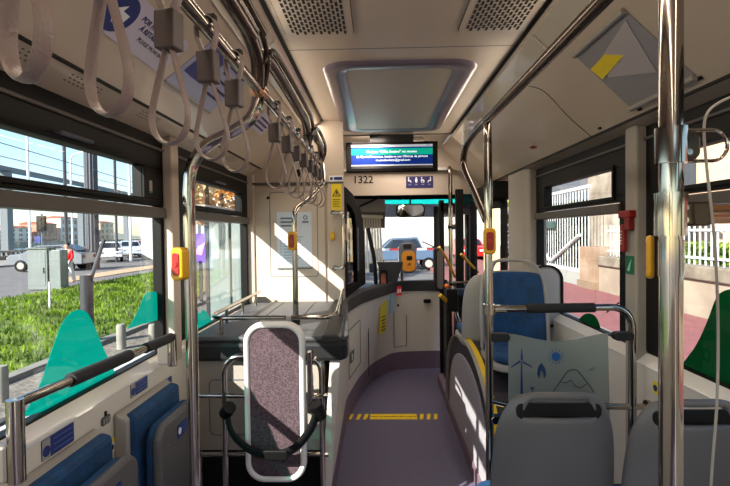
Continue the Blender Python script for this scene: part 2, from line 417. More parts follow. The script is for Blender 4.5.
# rails round the platform
def railset(name, pts, posts, label):
    r = thing(name, (pts[0][0], pts[0][1], 1.01), label, 'guard rail', 'guard rails round the luggage platform')
    MB().tube(bend(pts, .05), .012).build('rail', chrome, r, smooth=True)
    for x, y in posts: MB().tube([(x, y, 1.005), (x, y, 1.10)], .010).build('post', chrome, r, smooth=True)
railset('guard_rail', [(-.93, 3.72, 1.10), (-.93, 2.66, 1.10), (-.88, 2.56, 1.10), (-.50, 2.56, 1.10)], [(-.93, 3.6), (-.93, 3.25), (-.93, 2.9), (-.85, 2.56)], 'steel guard rail on the window side of the grey platform')
railset('guard_rail', [(-.28, 3.72, 1.11), (-.235, 2.7, 1.10), (-.26, 2.56, 1.10), (-.47, 2.56, 1.10)], [(-.272, 3.55), (-.262, 3.3), (-.25, 3.05)], 'steel guard rail on the aisle side of the grey platform')
# ------------------------------------------------------------------ wheelchair backrest
t = thing('wheelchair_backrest', (-.46, 2.2, 0), 'tall narrow wheelchair backrest with mottled purple pad and pale rounded frame', 'backrest')
c = V((-.467, 2.10, .80)); n_ = V((0, 1, 0))
MB().ring(rrect(c, (1, 0, 0), (0, 0, 1), .272, .715, .085, 8), rrect(c, (1, 0, 0), (0, 0, 1), .222, .665, .065, 8), (0, .05, 0)).build('pad_frame', whitef, t, smooth=True, bevel=.01)
MB().slab(rrect(c + V((0, .008, 0)), (1, 0, 0), (0, 0, 1), .226, .669, .066, 8), (0, .04, 0)).build('pad', padm, t, bevel=.008)
MB().slab(rrect(c + V((0, .05, 0)), (1, 0, 0), (0, 0, 1), .25, .69, .07, 8), (0, .012, 0)).build('back_plate', dgrey, t)
MB().tube(bend([(-.722, 2.2, 0), (-.722, 2.2, .985), (-.268, 2.2, .985), (-.268, 2.2, 0)], .09, 8), .0135).build('frame_tube', chrome, t, smooth=True)
for z in (.80, .525): 
    MB().tube([(-.84, 2.2, z), (-.60, 2.2, z)], .011).build('crossbar', chrome, t, smooth=True)
    MB().tube([(-.335, 2.2, z), (-.24, 2.2, z)], .011).build('crossbar', chrome, t, smooth=True)
MB().tube([(-.722, 2.2, .525), (-.268, 2.2, .525)], .011).build('crossbar', chrome, t, smooth=True)
MB().bb(-.325, -.30, 2.13, 2.17, .74, 1.02).build('bracket', chrome, t, bevel=.006)
MB().tube([(-.315, 2.15, .80), (-.268, 2.2, .80)], .014).build('bracket_arm', chrome, t, smooth=True)
b = smoothpath([(-.70, 2.16, .76), (-.66, 2.10, .67), (-.56, 2.06, .605), (-.46, 2.05, .595), (-.37, 2.06, .62), (-.30, 2.10, .70), (-.28, 2.16, .78)], 6)
MB().tube(b, .02, 8, flat=(.026, .012)).build('belt', blackr, t, smooth=True)
MB().bb(-.50, -.40, 2.03, 2.05, .575, .62).build('buckle', black, t, bevel=.006)
MB().tube([(-.70, 2.14, .74), (-.67, 2.11, .78)], .03).build('reel', black, t, smooth=True)
MB().tube([(-.27, 2.15, .72), (-.29, 2.12, .79)], .03).build('reel', black, t, smooth=True)
# ------------------------------------------------------------------ flip seats on the left wall
def flipseat(y0, label):
    t = thing('flip_seat', (-.93, y0 + .22, .4), label, 'seat', 'folded flip seats along the left wall')
    MB().slab([(-.998, y0 + .0, .44), (-.945, y0 + .0, .44), (-.945, y0 + .0, .86), (-.998, y0 + .0, .885)], (0, .44, 0)).build('back_shell', seatg2, t, bevel=.01)
    MB().slab([(-.97, y0 + .02, .44), (-.915, y0 + .02, .44), (-.925, y0 + .02, .865), (-.975, y0 + .02, .875)], (0, .415, 0)).build('backrest', seatb, t, bevel=.018)
    def lp(x, i):  # rounded outline in the wall plane
        return rrect((x, y0 + .235, .60), (0, 1, 0), (0, 0, 1), .40 - i, .43 - i, .07)
    MB().slab(lp(-.90, .012), (.03, 0, 0)).build('seat_cushion', seatb, t, bevel=.01)
    MB().slab(lp(-.872, 0), (.035, 0, 0)).build('seat_shell', seatg, t, bevel=.014)
    MB().tube([(-.92, y0 + .05, .42), (-.92, y0 + .41, .42)], .018).build('hinge', chrome, t, smooth=True)
    for yy in (.10, .36): MB().ball((-.836, y0 + yy, .72), .006).build('rivet', greytxt, t)
    # label plate on the shell
    c = V((-.8368, y0 + .25, .735))
    pl = plate('label_plate', c, (0, 1, 0), (0, 0, 1), .125, .055, blue, parent=t)
    for k in range(3): flat('print', c + V((.002, .018, .014 - .014 * k)), (0, 1, 0), (0, 0, 1), [(-.035, -.0008), (.035, -.0008), (.035, .0008), (-.035, .0008)], mat('label_print', (.4, .5, .72)), pl)
    flat('icon', c + V((.002, -.042, 0)), (0, 1, 0), (0, 0, 1), circ(.014), white, pl)
    return t
flipseat(1.755, 'folded blue and grey flip seat next to the chrome pole')
flipseat(1.195, 'folded blue and grey flip seat below the near end of the black gripped rail')
# rail under the left window
t = thing('wall_handrail', (-.93, 1.7, .93), 'chrome handrail with two black foam grips under the left window', 'handrail')
a, b = P(15, 404, X=-.93), P(172, 337, X=-.93)
for q in (a, b): q.x = -.93
d = (b - a).normalized()
MB().tube([a, b], .0145, 16).build('rail', chrome, t, smooth=True)
for u0, u1 in ((.235, .60), (.735, .985)):
    MB().tube([a + (b - a) * u0, a + (b - a) * u1], .021, 16).build('grip', grip, t, smooth=True)
MB().tube([a + V((0, .0, .012)), a + V((0, .0, -.20))], .0205, 16).build('post', chrome, t, smooth=True)
MB().tube([b + V((0, 0, .012)), b + V((0, 0, -.13))], .0185, 16).build('post', chrome, t, smooth=True)
MB().box(a + V((-.038, 0, -.15)), (.055, .04, .10)).build('wall_bracket', brownf, t, bevel=.01)
MB().box(b + V((-.038, 0, -.07)), (.055, .022, .11)).build('wall_bracket', brownf, t, bevel=.008)
# small things on the left wall
LY, LZ = V((0, 1, 0)), V((0, 0, 1))
def infosign(px, py, w, h, label, x=-1.0, rows=3):
    c = P(px, py, X=x); c.x = x + .0002
    s = plate('information_label', c, LY, LZ, w, h, blue, **T(label, 'label', 'blue safety labels on the left wall'))
    flat('icon_panel', c + V((.002, -w / 2 + h * .3, 0)), LY, LZ, [(-h * .28, -h * .48), (h * .28, -h * .48), (h * .28, h * .48), (-h * .28, h * .48)], seatg2, s)
    flat('icon', c + V((.003, -w / 2 + h * .3, -h * .1)), LY, LZ, circ(h * .26), blue, s)
    for k in range(rows):
        z = h * (.28 - .56 * k / (rows - 1)); flat('print', c + V((.002, h * .3, z)), LY, LZ, [(-w * .28, -.0009), (w * .33, -.0009), (w * .33, .0009), (-w * .28, .0009)], mat('label_print', (.17, .27, .52), .5), s)
infosign(58, 441, .150, .062, 'blue safety label on the wall above the near flip seat')
infosign(139, 386, .140, .058, 'blue safety label between the metal latch and the chrome rail end')
infosign(168, 384, .075, .058, 'blue safety label partly hidden behind the chrome pole', x=-.998)
c = P(105, 420, X=-1.0); t = thing('wall_latch', c, 'small metal latch plate beside the blue label on the left wall', 'latch')
MB().slab(rrect(c, LY, LZ, .055, .032, .010), (.006, 0, 0)).build('plate', brownf, t, bevel=.002)
for k in (-.016, 0, .016): flat('slot', c + V((.0062, k, 0)), LY, LZ, [(-.004, -.009), (.004, -.009), (.004, .009), (-.004, .009)], seatg2, t)
MB().box(c + V((.003, 0, .024)), (.006, .008, .016)).build('pin', black, t)
c = P(112, 446, X=-.999); s = plate('round_sticker', c, LY, LZ, .058, .058, yellowp, r=.029, **T('round yellow sticker half hidden behind the near flip seat', 'sticker'))
flat('disc', c + V((.002, 0, -.004)), LY, LZ, circ(.02), white, s); flat('mark', c + V((.003, 0, -.004)), LY, LZ, [(-.008, -.008), (.002, -.01), (.008, .002), (-.002, .012)], darktxt, s)
# sticker on black frame near pillar
c = P(150.5, 187, X=XL + .002); s = plate('code_sticker', c, LY, LZ, .028, .058, seatg2, **T('small pale sticker with green foot on the black frame by the left pillar', 'sticker'))
flat('green_foot', c + V((.002, 0, -.024)), LY, LZ, [(-.013, -.005), (.013, -.005), (.013, .005), (-.013, .005)], sgreen, s)
# ------------------------------------------------------------------ poles
def stopbutton(c, facing, label, side=1):
    """facing: unit vector the button looks along"""
    f = V(facing).normalized(); u = V((0, 0, 1)).cross(f).normalized()
    t = thing('stop_button', c, label, 'button', 'yellow and red stop buttons')
    MB().slab(rrect(V(c) - f * .012, u, (0, 0, 1), .05, .112, .018), f * .038).build('housing', yel2, t, smooth=True, bevel=.005)
    MB().slab(rrect(V(c) + f * .024, u, (0, 0, 1), .030, .078, .010), f * .006).build('push_plate', red, t, bevel=.002)
    MB().tube([V(c) + f * .030, V(c) + f * .033], .010, 14).build('button_cap', mat('button_red', (.62, .10, .11), .3), t)
    MB().tube([V(c) - f * .012 + V((0, 0, -.03)), V(c) - f * .012 + V((0, 0, .03))], .0235, 16).build('clamp', yel2, t, smooth=True)
    return t
t = thing('pole', (-.655, 1.655, 0), 'bright steel pole at the left that curves over to the strap rail', 'pole')
p = [(-.655, 1.655, 0), (-.655, 1.655, 1.72), (-.60, 1.655, 1.85), (-.50, 1.655, 1.92), (-.43, 1.655, 1.98), (-.402, 1.655, 2.04)]
path = [V(p[0]), V((-.655, 1.655, 1.0)), V((-.655, 1.655, 1.66))] + smoothpath([(-.655, 1.655, 1.70), (-.642, 1.655, 1.79), (-.59, 1.655, 1.86), (-.50, 1.655, 1.905), (-.43, 1.655, 1.955), (-.402, 1.655, 2.035)], 5)
MB().tube(path, .021, 18).build('tube', chrome, t, smooth=True)
MB().tube([(-.655, 1.655, 0), (-.655, 1.655, .02)], .05, 18).build('foot', chrome, t)
MB().tube([(-.402, 1.625, 2.04), (-.402, 1.685, 2.04)], .026, 16).build('joint', mat('copper_steel', (.80, .62, .50), .2, 1), t, smooth=True)
c = P(181, 264, Y=1.62); c.x = -.677; c.y = 1.632
stopbutton(c, (-.35, -1, 0), 'yellow stop button on the bright pole nearest the left window')
# strap rail with hoops
t = thing('strap_rail', (-.40, .8, 2.04), 'long chrome ceiling rail on the left that carries the hanging straps', 'handrail')
MB().tube([(-.40, -2.4, 2.04), (-.40, 3.38, 2.04)], .0165, 16).build('rail', chrome, t, smooth=True)
for ys, ye, z in ((-1.2, 1.62, 2.145), (1.56, 2.72, 2.14), (2.66, 3.36, 2.13)):
    MB().tube(smoothpath([(-.375, ys, z - .02), (-.372, ys + .14, z + .015), (-.37, ye - .42, z), (-.372, ye - .22, z - .002), (-.385, ye - .06, z - .03), (-.40, ye, 2.05)], 7), .022, 14).build('hoop', hoopm, t, smooth=True)
    MB().tube(smoothpath([(-.345, ys, z), (-.342, ys + .14, z + .028), (-.338, ye - .40, z + .02), (-.345, ye - .16, z + .015), (-.36, ye - .02, z - .02), (-.385, ye + .03, 2.06)], 7), .010, 12).build('hoop', hoopm, t, smooth=True)
for ys in (-1.2,): MB().tube([(-.375, ys, 2.12), (-.375, ys, CZ + .02)], .012).build('hanger', hoopm, t, smooth=True)
# hanging straps
def strap():
    t = thing('hanging_strap', (-.40, 0, 2.04), '', 'strap', 'grey hanging straps on the left ceiling rail')
    c = V((-.40, 0, 2.04))
    path = [c + V(q) for q in [(-.010, 0, -.06), (-.024, 0, -.02), (-.022, 0, .012), (0, 0, .026), (.022, 0, .012), (.024, 0, -.02), (.010, 0, -.06)]]
    MB().tube(smoothpath(path, 4), .01, 8, flat=(.013, .004)).build('upper_loop', strapm, t, smooth=True)
    MB().box(c + V((0, 0, -.094)), (.044, .036, .074)).build('block', blockm, t, bevel=.004)
    path = [c + V(q) for q in [(-.006, 0, -.125), (-.016, 0, -.16), (-.033, 0, -.22), (-.040, 0, -.262), (-.029, 0, -.296), (0, 0, -.312), (.029, 0, -.296), (.040, 0, -.262), (.033, 0, -.22), (.016, 0, -.16), (.006, 0, -.125)]]
    MB().tube(smoothpath(path, 4), .01, 8, flat=(.0105, .0035)).build('hand_loop', strapm, t, smooth=True)
    MB().box(c + V((0, 0, .022)), (.05, .022, .016)).build('rail_clip', black, t, bevel=.004)
    return t
s0 = strap()
names = ['large blurred hanging strap cut off at the top left corner', 'long hanging strap hiding the blue round ceiling sticker', 'hanging strap just right of the please move back sticker', 'hanging strap in front of the bluish cove poster', 'hanging strap closest before the joint of the curved pole', 'first hanging strap beyond the curved pole joint', 'second hanging strap beyond the curved pole joint', 'third hanging strap beyond the curved pole joint', 'fourth hanging strap beyond the curved pole joint', 'fifth hanging strap beyond the curved pole joint', 'sixth hanging strap beyond the curved pole joint', 'last hanging strap at the far end of the rail']
for k, y in enumerate((.54, .705, .93, 1.136, 1.352, 1.88, 2.13, 2.37, 2.60, 2.83, 3.05, 3.24)):
    o = s0 if k == 0 else copytree(s0, (-.40, y, 2.04), names[k])
    o.location = (-.40, y, 2.04); o['label'] = names[k]; o.rotation_euler.z = (-.5, -.36, -.2, -.12, -.16, -.1, -.25, -.05, -.25, -.1, -.2, -.1)[k]
    o.rotation_euler.y = random.uniform(-.04, .04)
# rear-platform pole
b0 = P(296, 324, Z=1.01); 
t = thing('pole', b0, 'slim steel pole standing on the grey luggage platform', 'pole')
x, y = b0.x, b0.y
MB().tube([V((x, y, 1.01)), V((x, y, 1.3)), V((x, y, 1.62))] + smoothpath([(x, y, 1.64), (x + .01, y + .03, 1.70), (x + .05, y + .25, 1.77), (-.385, 3.22, 1.86), (-.378, 3.32, 1.90), (-.378, 3.35, 1.96), (-.385, 3.36, 2.04)], 5), .0165, 14).build('tube', chrome, t, smooth=True)
MB().tube([(x, y, 1.008), (x, y, 1.06)], .026, 16).build('foot', dgrey, t, smooth=True)
c = P(294, 241, Y=y - .03); stopbutton((x - .006, y - .028, c.z), (-.15, -1, 0), 'small stop button on the slim pole standing on the platform')
# cab partition things
yy = YP - .018
c = (P(277, 212, Y=yy) + P(312, 267, Y=yy)) / 2
s = plate('poster', c, (1, 0, 0), LZ, .28, .44, mat('poster_paper', (.80, .84, .88), .5), r=.004, **T('pale poster with small grey print behind the slim pole on the cab partition', 'poster'))
for k in range(3): flat('print', c + V((-.06, -.003, .17 - .03 * k)), (1, 0, 0), LZ, [(-.05, -.006), (.04, -.006), (.04, .006), (-.05, .006)], greytxt, s)
flat('print', c + V((.09, -.003, .14)), (1, 0, 0), LZ, [(-.025, -.006), (.025, -.006), (.025, .006), (-.025, .006)], greytxt, s)
MB().ring([c + V((.09 + a * 1, -.004, .175 + b)) for a, b in circ(.018)], [c + V((.09 + a, -.004, .175 + b)) for a, b in circ(.011)], (0, .002, 0)).build('emblem', greytxt, s)
for k in range(9):
    flat('print', c + V((-.02, -.003, .02 - .024 * k)), (1, 0, 0), LZ, [(-.07, -.0035), (.09 - .02 * (k % 3), -.0035), (.09 - .02 * (k % 3), .0035), (-.07, .0035)], mat('pale_print', (.55, .66, .74), .6), s)
    flat('bullet', c + V((-.11, -.003, .02 - .024 * k)), (1, 0, 0), LZ, circ(.006, 8), mat('pale_print', (.5, .6, .7), .6), s)
MB().bb(c.x - .14, c.x + .14, yy - .008, yy, c.z - .235, c.z - .226).build('poster_rail', greytxt, s)
MB().bb(-.885, -.865, YP - .02, YP - .014, 1.83, 1.85).build('partition_stop', black, **T('tiny black square stud at the top left of the cab partition', 'stud'))
MB().tube([P(299, 173, Y=YP - .012), P(299, 173, Y=YP)], .03, 18).build('speaker_port', black, **T('black round speaker port high on the cab partition behind the straps', 'speaker'))
MB().slab([(-.985 + .0, YP - .10, 1.011), (-.94, YP - .10, 1.011), (-.94, YP - .03, 1.011), (-.985, YP - .03, 1.05)], (.08, 0, 0)).build('rubber_wedge', dgrey, **T('small dark wedge on the platform at the foot of the partition', 'wedge'))
yy = YP - .027
c = P(336, 178.5, Y=yy); s = plate('information_label', c, (1, 0, 0), LZ, .11, .046, white, **T('white label with a blue bar above the yellow warning sticker', 'label'))
flat('bar', c + V((.014, -.003, 0)), (1, 0, 0), LZ, [(-.03, -.012), (.036, -.012), (.036, .012), (-.03, .012)], blue, s); flat('icon', c + V((-.036, -.003, 0)), (1, 0, 0), LZ, circ(.012), blue, s)
c = P(336.5, 197, Y=yy); s = plate('warning_sticker', c, (1, 0, 0), LZ, .082, .205, yellowp, **T('yellow warning sticker with black triangle beside the cab door handle', 'sticker'))
MB().ring([c + V((a, -.004, .03 + b)) for a, b in ((-.034, -.025), (.034, -.025), (0, .035))], [c + V((a, -.004, .03 + b)) for a, b in ((-.024, -.019), (.024, -.019), (0, .023))], (0, .002, 0)).build('triangle', darktxt, s)
flat('triangle_mark', c + V((0, -.003, .03)), (1, 0, 0), LZ, [(-.005, -.01), (.005, -.01), (.008, .012), (-.002, .016)], darktxt, s)
for k in range(5): flat('print', c + V((0, -.003, -.02 - .014 * k)), (1, 0, 0), LZ, [(-.03, -.002), (.03 - .008 * (k % 2), -.002), (.03 - .008 * (k % 2), .002), (-.03, .002)], darktxt, s)
c = P(332.5, 236, Y=yy - .01); t = thing('door_release', c, 'small yellow door release next to the chrome cab handle', 'button')
MB().box(c, (.034, .03, .07)).build('housing', yel2, t, bevel=.006); MB().box(c + V((.004, -.018, 0)), (.014, .008, .03)).build('knob', yellow, t, bevel=.003)
t = thing('grab_rail', P(340, 240, Y=yy), 'chrome D shaped grab handle on the edge of the cab partition', 'handle')
a, b = P(333, 213, Y=yy), P(335, 268, Y=yy)
MB().tube(bend([a, V((a.x + .085, a.y - .05, a.z)), V((a.x + .085, a.y - .05, b.z)), b], .045), .013, 12).build('tube', chrome, t, smooth=True)
for q in (a, b): MB().tube([q, q + V((0, .01, 0))], .022, 14).build('flange', chrome, t)
# ------------------------------------------------------------------ ceiling things
EX, EY, EZ = V((1, 0, 0)), V((0, 1, 0)), V((0, 0, 1))
def vent(x0, x1, y0, y1, label):
    t = thing('ceiling_vent', ((x0 + x1) / 2, (y0 + y1) / 2, CZ), label, 'vent', 'perforated ceiling vents')
    c = V(((x0 + x1) / 2, (y0 + y1) / 2, CZ - .001)); w, h = x1 - x0, y1 - y0
    MB().ring(rrect(c, EX, EY, w, h, .03), rrect(c, EX, EY, w - .006, h - .006, .028), (0, 0, -.002)).build('outline', darktxt, t)
    MB().slab(rrect(c, EX, EY, w - .006, h - .006, .028), (0, 0, -.004)).build('panel', ceilm, t)
    m = MB(); ix0, ix1, iy0, iy1 = x0 + .03, x1 - .03, y0 + .03, y1 - .035; nx = 14; dx = (ix1 - ix0) / nx; ny = int((iy1 - iy0) / .046); dy = (iy1 - iy0) / ny
    for i in range(nx):
        for j in range(ny):
            yy = iy0 + dy * (j + (.5 if i % 2 else 0)) + .004
            m.bb(ix0 + dx * i + .0035, ix0 + dx * (i + 1) - .0035, yy, yy + dy * .70, CZ - .0062, CZ - .0048)
    m.build('slots', mat('vent_slot_black', (.03, .03, .03), .9), t)
vent(-.405, -.096, 1.36, 2.19, 'perforated vent at the top of the ceiling, nearer the straps')
vent(.366, .665, 1.36, 2.19, 'perforated vent at the top of the ceiling, nearer the right handrail')
# roof hatch
t = thing('roof_hatch', (.13, 3.40, CZ), 'large clear rimmed roof hatch in the middle of the ceiling', 'hatch')
c = V((.13, 3.40, CZ))
rimm = mat('hatch_rim_plastic', (.42, .38, .42), .3, .2, coat=.1)
o1 = rrect(c + V((0, 0, 0)), EX, EY, .85, 1.75, .15, 8); i1 = rrect(c + V((0, 0, 0)), EX, EY, .60, 1.50, .06, 8)
m = MB(); n = len(o1)
prof = [(0, .0), (.10, -.014), (.3, -.018), (.8, -.014), (1.0, -.004)]
rows = [[m.b.verts.new(o1[k].lerp(i1[k], a) + V((0, 0, z))) for k in range(n)] for a, z in prof]
for r in range(len(rows) - 1):
    for k in range(n): m.b.faces.new((rows[r][k], rows[r][(k + 1) % n], rows[r + 1][(k + 1) % n], rows[r + 1][k]))
m.build('rim', rimm, t, smooth=True)
MB().slab(i1, (0, 0, -.006)).build('panel', mat('hatch_panel', (.66, .62, .55), .45), t)
# small camera dome
c = P(337, 137, Z=CZ - .01); t = thing('camera_dome', c, 'tiny white camera dome at the ceiling beside the screen', 'camera')
MB().tube([c + V((0, 0, .012)), c + V((0, 0, -.02))], .035, 18).build('base', whitef, t, smooth=True); MB().ball(c + V((0, -.012, -.018)), .018, 2).build('lens', black, t, smooth=True)
# screen
t = thing('screen', (.13, 4.4, 2.25), 'wide black passenger information screen hanging at the front of the ceiling', 'screen')
tl, tr, bl = P(346, 141, Y=4.4), P(438, 142.5, Y=4.4), P(346, 170.5, Y=4.4)
c = (tr + bl) / 2; c.y = 4.4; W, H = (tr.x - tl.x), (tl.z - bl.z)
up = V((0, 0, 1)); cs = c
MB().box(c + V((0, .04, 0)), (W, .08, H)).build('casing', mat('matte_black', (.035, .03, .03), .8, spec=.1), t, bevel=.008)
MB().bb(c.x - .2, c.x + .2, 4.42, 4.5, c.z + H / 2 - .01, CZ + .01).build('mount', black, t)
f = c + V((0, -.001, 0)); sw, sh = W * .885, H * .80
scr = plate('display', f, EX, EZ, sw, sh, mat('screen_blue', (.02, .10, .32), .4, emit=(.02, .15, .40), es=.5, spec=.05), r=.002, t=.002, parent=t)
def band(nm, z0, z1, m, x0=-.5, x1=.5, par=scr):
    return MB().bb(f.x + sw * x0, f.x + sw * x1, f.y - .0045, f.y - .002, f.z - sh / 2 + sh * z0, f.z - sh / 2 + sh * z1).build(nm, m, par)
band('top_bar', .90, 1.0, mat('screen_grey', (.5, .5, .5), .4, emit=(.55, .60, .66), es=.6))
band('green_band', .57, .84, mat('screen_green', (.0, .3, .25), .4, emit=(.03, .58, .48), es=.75, spec=.05))
band('line', .115, .16, mat('screen_grey', (.5, .5, .5)))
band('bottom_bar', 0, .11, mat('screen_black', (.02, .02, .04), .4))
lit = mat('screen_white', (.6, .6, .6), .4, emit=(.85, .92, .95), es=1)
text('text', 'Projeto "Olha Aveiro" no museu', sh * .16, f + V((0, -.005, sh * .205)), EX, EZ, lit, scr)
text('text', 'da Carris Portuense, instala-se nas Oficinas de pintura', sh * .138, f + V((0, -.005, -.0)), EX, EZ, lit, scr)
text('text', 'museudacidade@gmail.com', sh * .13, f + V((.01, -.005, -sh * .15)), EX, EZ, lit, scr)
text('text', '12:40', sh * .08, f + V((sw * .44, -.005, sh * .45)), EX, EZ, mat('screen_blue', (0, 0, 0)), scr)
# fleet number, pictogram plate
num = thing('fleet_number', P(363, 180, Y=5.195), 'black number 1322 on the bulkhead under the screen', 'number')
text('digits', '1322', .112, P(363, 180, Y=5.196), EX, EZ, darktxt, num, bold=.002)
c = P(419.5, 182, Y=5.196); s = plate('pictogram_plate', c, EX, EZ, .29, .125, navy, **T('dark blue plate with four white seat pictograms under the screen', 'sign'))
for k in range(4):
    q = c + V((-.105 + .07 * k, -.003, .018)); sg = -1 if k == 3 else 1
    def fl(nm, pts): MB().slab([q + V((a * sg, 0, b)) for a, b in pts], (0, -.001, 0)).build(nm, white, s)
    if k == 1:
        fl('head', circ(.008, 10, 0, .028)); fl('figure', [(-.012, .018), (.012, .018), (.012, -.006), (.006, -.024), (-.006, -.024), (-.012, -.006)])
    else:
        fl('head', circ(.007, 10, -.012, .028)); fl('figure', [(-.019, .018), (-.007, .018), (-.005, .0), (.012, .0), (.018, -.022), (.011, -.024), (.006, -.008), (-.017, -.010)])
        if k == 2: MB().ring([q + V((a, 0, b)) for a, b in circ(.019, 16, -.002, -.008)], [q + V((a, 0, b)) for a, b in circ(.015, 16, -.002, -.008)], (0, -.001, 0)).build('wheel', white, s)
    flat('print', q + V((0, 0, -.045)), EX, EZ, [(-.014, -.006), (.014, -.006), (.014, .006), (-.014, .006)], mat('pale_navy', (.45, .42, .62), .5), s)
# sticker please move back
u = EY; v = V((1, 0, SL)).normalized()
lo = nL * -.001
if (u.cross(v)).dot(V((0, 0, -1))) < 0: pass
def onL(px, py, o=.001):
    p = PL(px, py); n_ = u.cross(v); return p + n_ * o
a = onL(150, 38)
s = plate('ceiling_sticker', a + u * .0, u, v, .38, .16, mat('sticker_lilac', (.80, .78, .84), .5), r=.03, **T('pale sticker reading please move back with a blue arrow disc', 'sticker'))
n_ = u.cross(v)
d0 = onL(119, 13, .003); flat('disc', d0, u, v, circ(.068, 28), blue, s)
flat('arrow', d0 + n_ * .0012, u, v, [(-.038, 0), (0, .036), (0, .014), (.036, .014), (.036, -.014), (0, -.014), (0, -.036)], white, s)
q = a + n_ * .0025
text('text', 'POR FAVOR AVANCE', .026, q + u * .02 + v * .034, u, v, navy, s, bold=.0008)
text('text', 'À RETAGUARDA', .026, q + u * .02 + v * .006, u, v, navy, s, bold=.0008)
text('text', 'PLEASE MOVE BACK', .022, q + u * .055 - v * .028, u, v, darktxt, s)
# cove poster left
a = onL(214, 78); s = plate('cove_poster', a, u, v, .50, .27, mat('poster_lilac', (.66, .68, .80), .4), **T('bluish framed poster on the left cove behind the hanging straps', 'poster'))
n2 = n_ * .003
flat('map_block', a + n2 - u * .13 + v * .02, u, v, [(-.09, -.08), (.08, -.08), (.08, .09), (-.09, .09)], mat('poster_blue', (.22, .26, .52), .5), s)
for k in range(5): flat('print', a + n2 + u * .10 + v * (.09 - .04 * k), u, v, [(-.09, -.006), (.11 - .02 * (k % 3), -.006), (.11 - .02 * (k % 3), .006), (-.09, .006)], navy, s)
MB().tube([a - u * .25 + v * .14 + n_ * .004, a + u * .25 + v * .14 + n_ * .004], .006, 8).build('frame_edge', seatg2, s); MB().tube([a - u * .25 - v * .14 + n_ * .004, a + u * .25 - v * .14 + n_ * .004], .006, 8).build('frame_edge', seatg2, s)
a = onL(262, 124); s = plate('cove_notice', a, u, v, .30, .12, mat('sticker_lilac', (.8, .78, .84)), **T('small white notice on the left cove beyond the curved pole', 'notice'))
for k in range(3): flat('print', a + n2 + v * (.03 - .03 * k), u, v, [(-.12, -.006), (.11, -.006), (.11, .006), (-.12, .006)], navy, s)
# tiny air holes by the cove crease, surface pattern
def holes(side, ys, nm):
    m = MB()
    for yc in ys:
        for i in range(8):
            for j in range(3):
                x = (-.955 - .014 * j) if side < 0 else (1.075 - .012 * j)
                z = 2.075 + (x + .93) * .55
                m.box((x, yc + .022 * i + .006 * (j % 2), z - .001), (.004, .008, .002), Matrix.Rotation(-.5, 3, 'Y'))
    m.build(nm, mat('hole_brown', (.34, .29, .25), .8), **ST)
holes(-1, (1.22, 1.5, 1.95, 2.5, 3.1), 'trim_28')
# right cove: document holder
R0, Ru = EY, V((-.564, 0, .200)).normalized()          # along the bus, and up the cove
nr = V((-SR, 0, -1)).normalized()
def onR(px, py, o=.001): return PR(px, py) + nr * o
t = thing('document_holder', onR(632, 62), 'clear document holder with a yellow paper on the right cove', 'holder')
cs4 = [onR(572, 57), onR(625, 11), onR(697, 74), onR(637, 107)]
c = sum(cs4, V()) / 4; L = .42
y_far = (cs4[0].y + cs4[3].y) / 2; y_near = (cs4[1].y + cs4[2].y) / 2; xin = (cs4[0].x + cs4[1].x) / 2; xout = (cs4[2].x + cs4[3].x) / 2
def cv(x, y, o=.001): return V((x, y, CZ - (x - GR) * SR)) + nr * o
MB().slab([cv(xin, y_near), cv(xin, y_far), cv(xout, y_far), cv(xout, y_near)], nr * .003).build('backing', mat('holder_lilac', (.60, .59, .60), .25), t)
MB().tube([cv(xin, y_near, .006), cv(xin, y_far, .006)], .012, 10).build('rail', seatg2, t, smooth=True)
MB().tube([cv(xout, y_near, .006), cv(xout, y_far, .006)], .012, 10).build('rail', seatg2, t, smooth=True)
MB().slab([cv(xin + .02, y_near + .03, .005), cv(xin + .06, y_far - .10, .005), cv(xout - .12, y_far - .06, .005), cv(xout - .06, y_near + .12, .005)], nr * .002).build('leaflet', mat('leaflet_grey', (.72, .70, .70), .4), t)
yp = onR(607, 64, .008); 
MB().slab([onR(592, 68, .0075), onR(606, 53, .0075), onR(625, 54, .0075), onR(604, 78, .0075)], nr * .002).build('yellow_paper', yellowp, t)
s = onR(535, 148, .001); st = plate('red_sticker', s, R0, Ru, .075, .055, red, **T('small red sticker on the right cove near the door column', 'sticker'))
flat('print', s + nr * .003, R0, Ru, [(-.02, -.004), (.02, -.004), (.02, .004), (-.02, .004)], mat('pale_red', (.9, .6, .6)), st)
for k, (px, py) in enumerate(((700, 78), (640, 109), (600, 128))):
    a = onR(px, py, .0); MB().box(a + nr * .002, (.012, .026, .004), Matrix.Rotation(.77, 3, 'Y')).build('trim_%d' % (29 + k), black, **ST)
# ------------------------------------------------------------------ right handrails and poles
t = thing('ceiling_handrail', (.48, 1.5, 2.03), 'steel ceiling handrail on the right that dips down to the middle pole', 'handrail')
MB().tube([(.48, -2.4, 2.035), (.48, 2.0, 2.035)] + smoothpath([(.48, 2.02, 2.035), (.48, 2.4, 2.035), (.482, 2.62, 2.01), (.485, 2.72, 1.955), (.485, 2.66, 1.88), (.482, 2.4, 1.745), (.48, 2.14, 1.60)], 6), .0175, 16).build('rail', hoopm, t, smooth=True)
for ys in (-.4,): MB().tube([(.48, ys, 2.04), (.50, ys, CZ + .02)], .011).build('hanger', hoopm, t, smooth=True)
def pole(name, x, y, z0, z1, r, label, bend_top=False, m=chrome):
    t = thing(name, (x, y, z0), label, 'pole')
    MB().tube([(x, y, z0), (x, y, z0 + .5), (x, y, z1)], r, 20).build('tube', m, t, smooth=True)
    MB().tube([(x, y, z0), (x, y, z0 + .02)], r * 2.2, 18).build('foot', m, t)
    return t
t = pole('pole', .48, .80, 0, CZ + .01, .0178, 'thick near steel pole at the right, running from floor to ceiling')
t = thing('pole', (.48, 2.1, 0), 'steel pole beside the partition in the middle right of the aisle', 'pole')
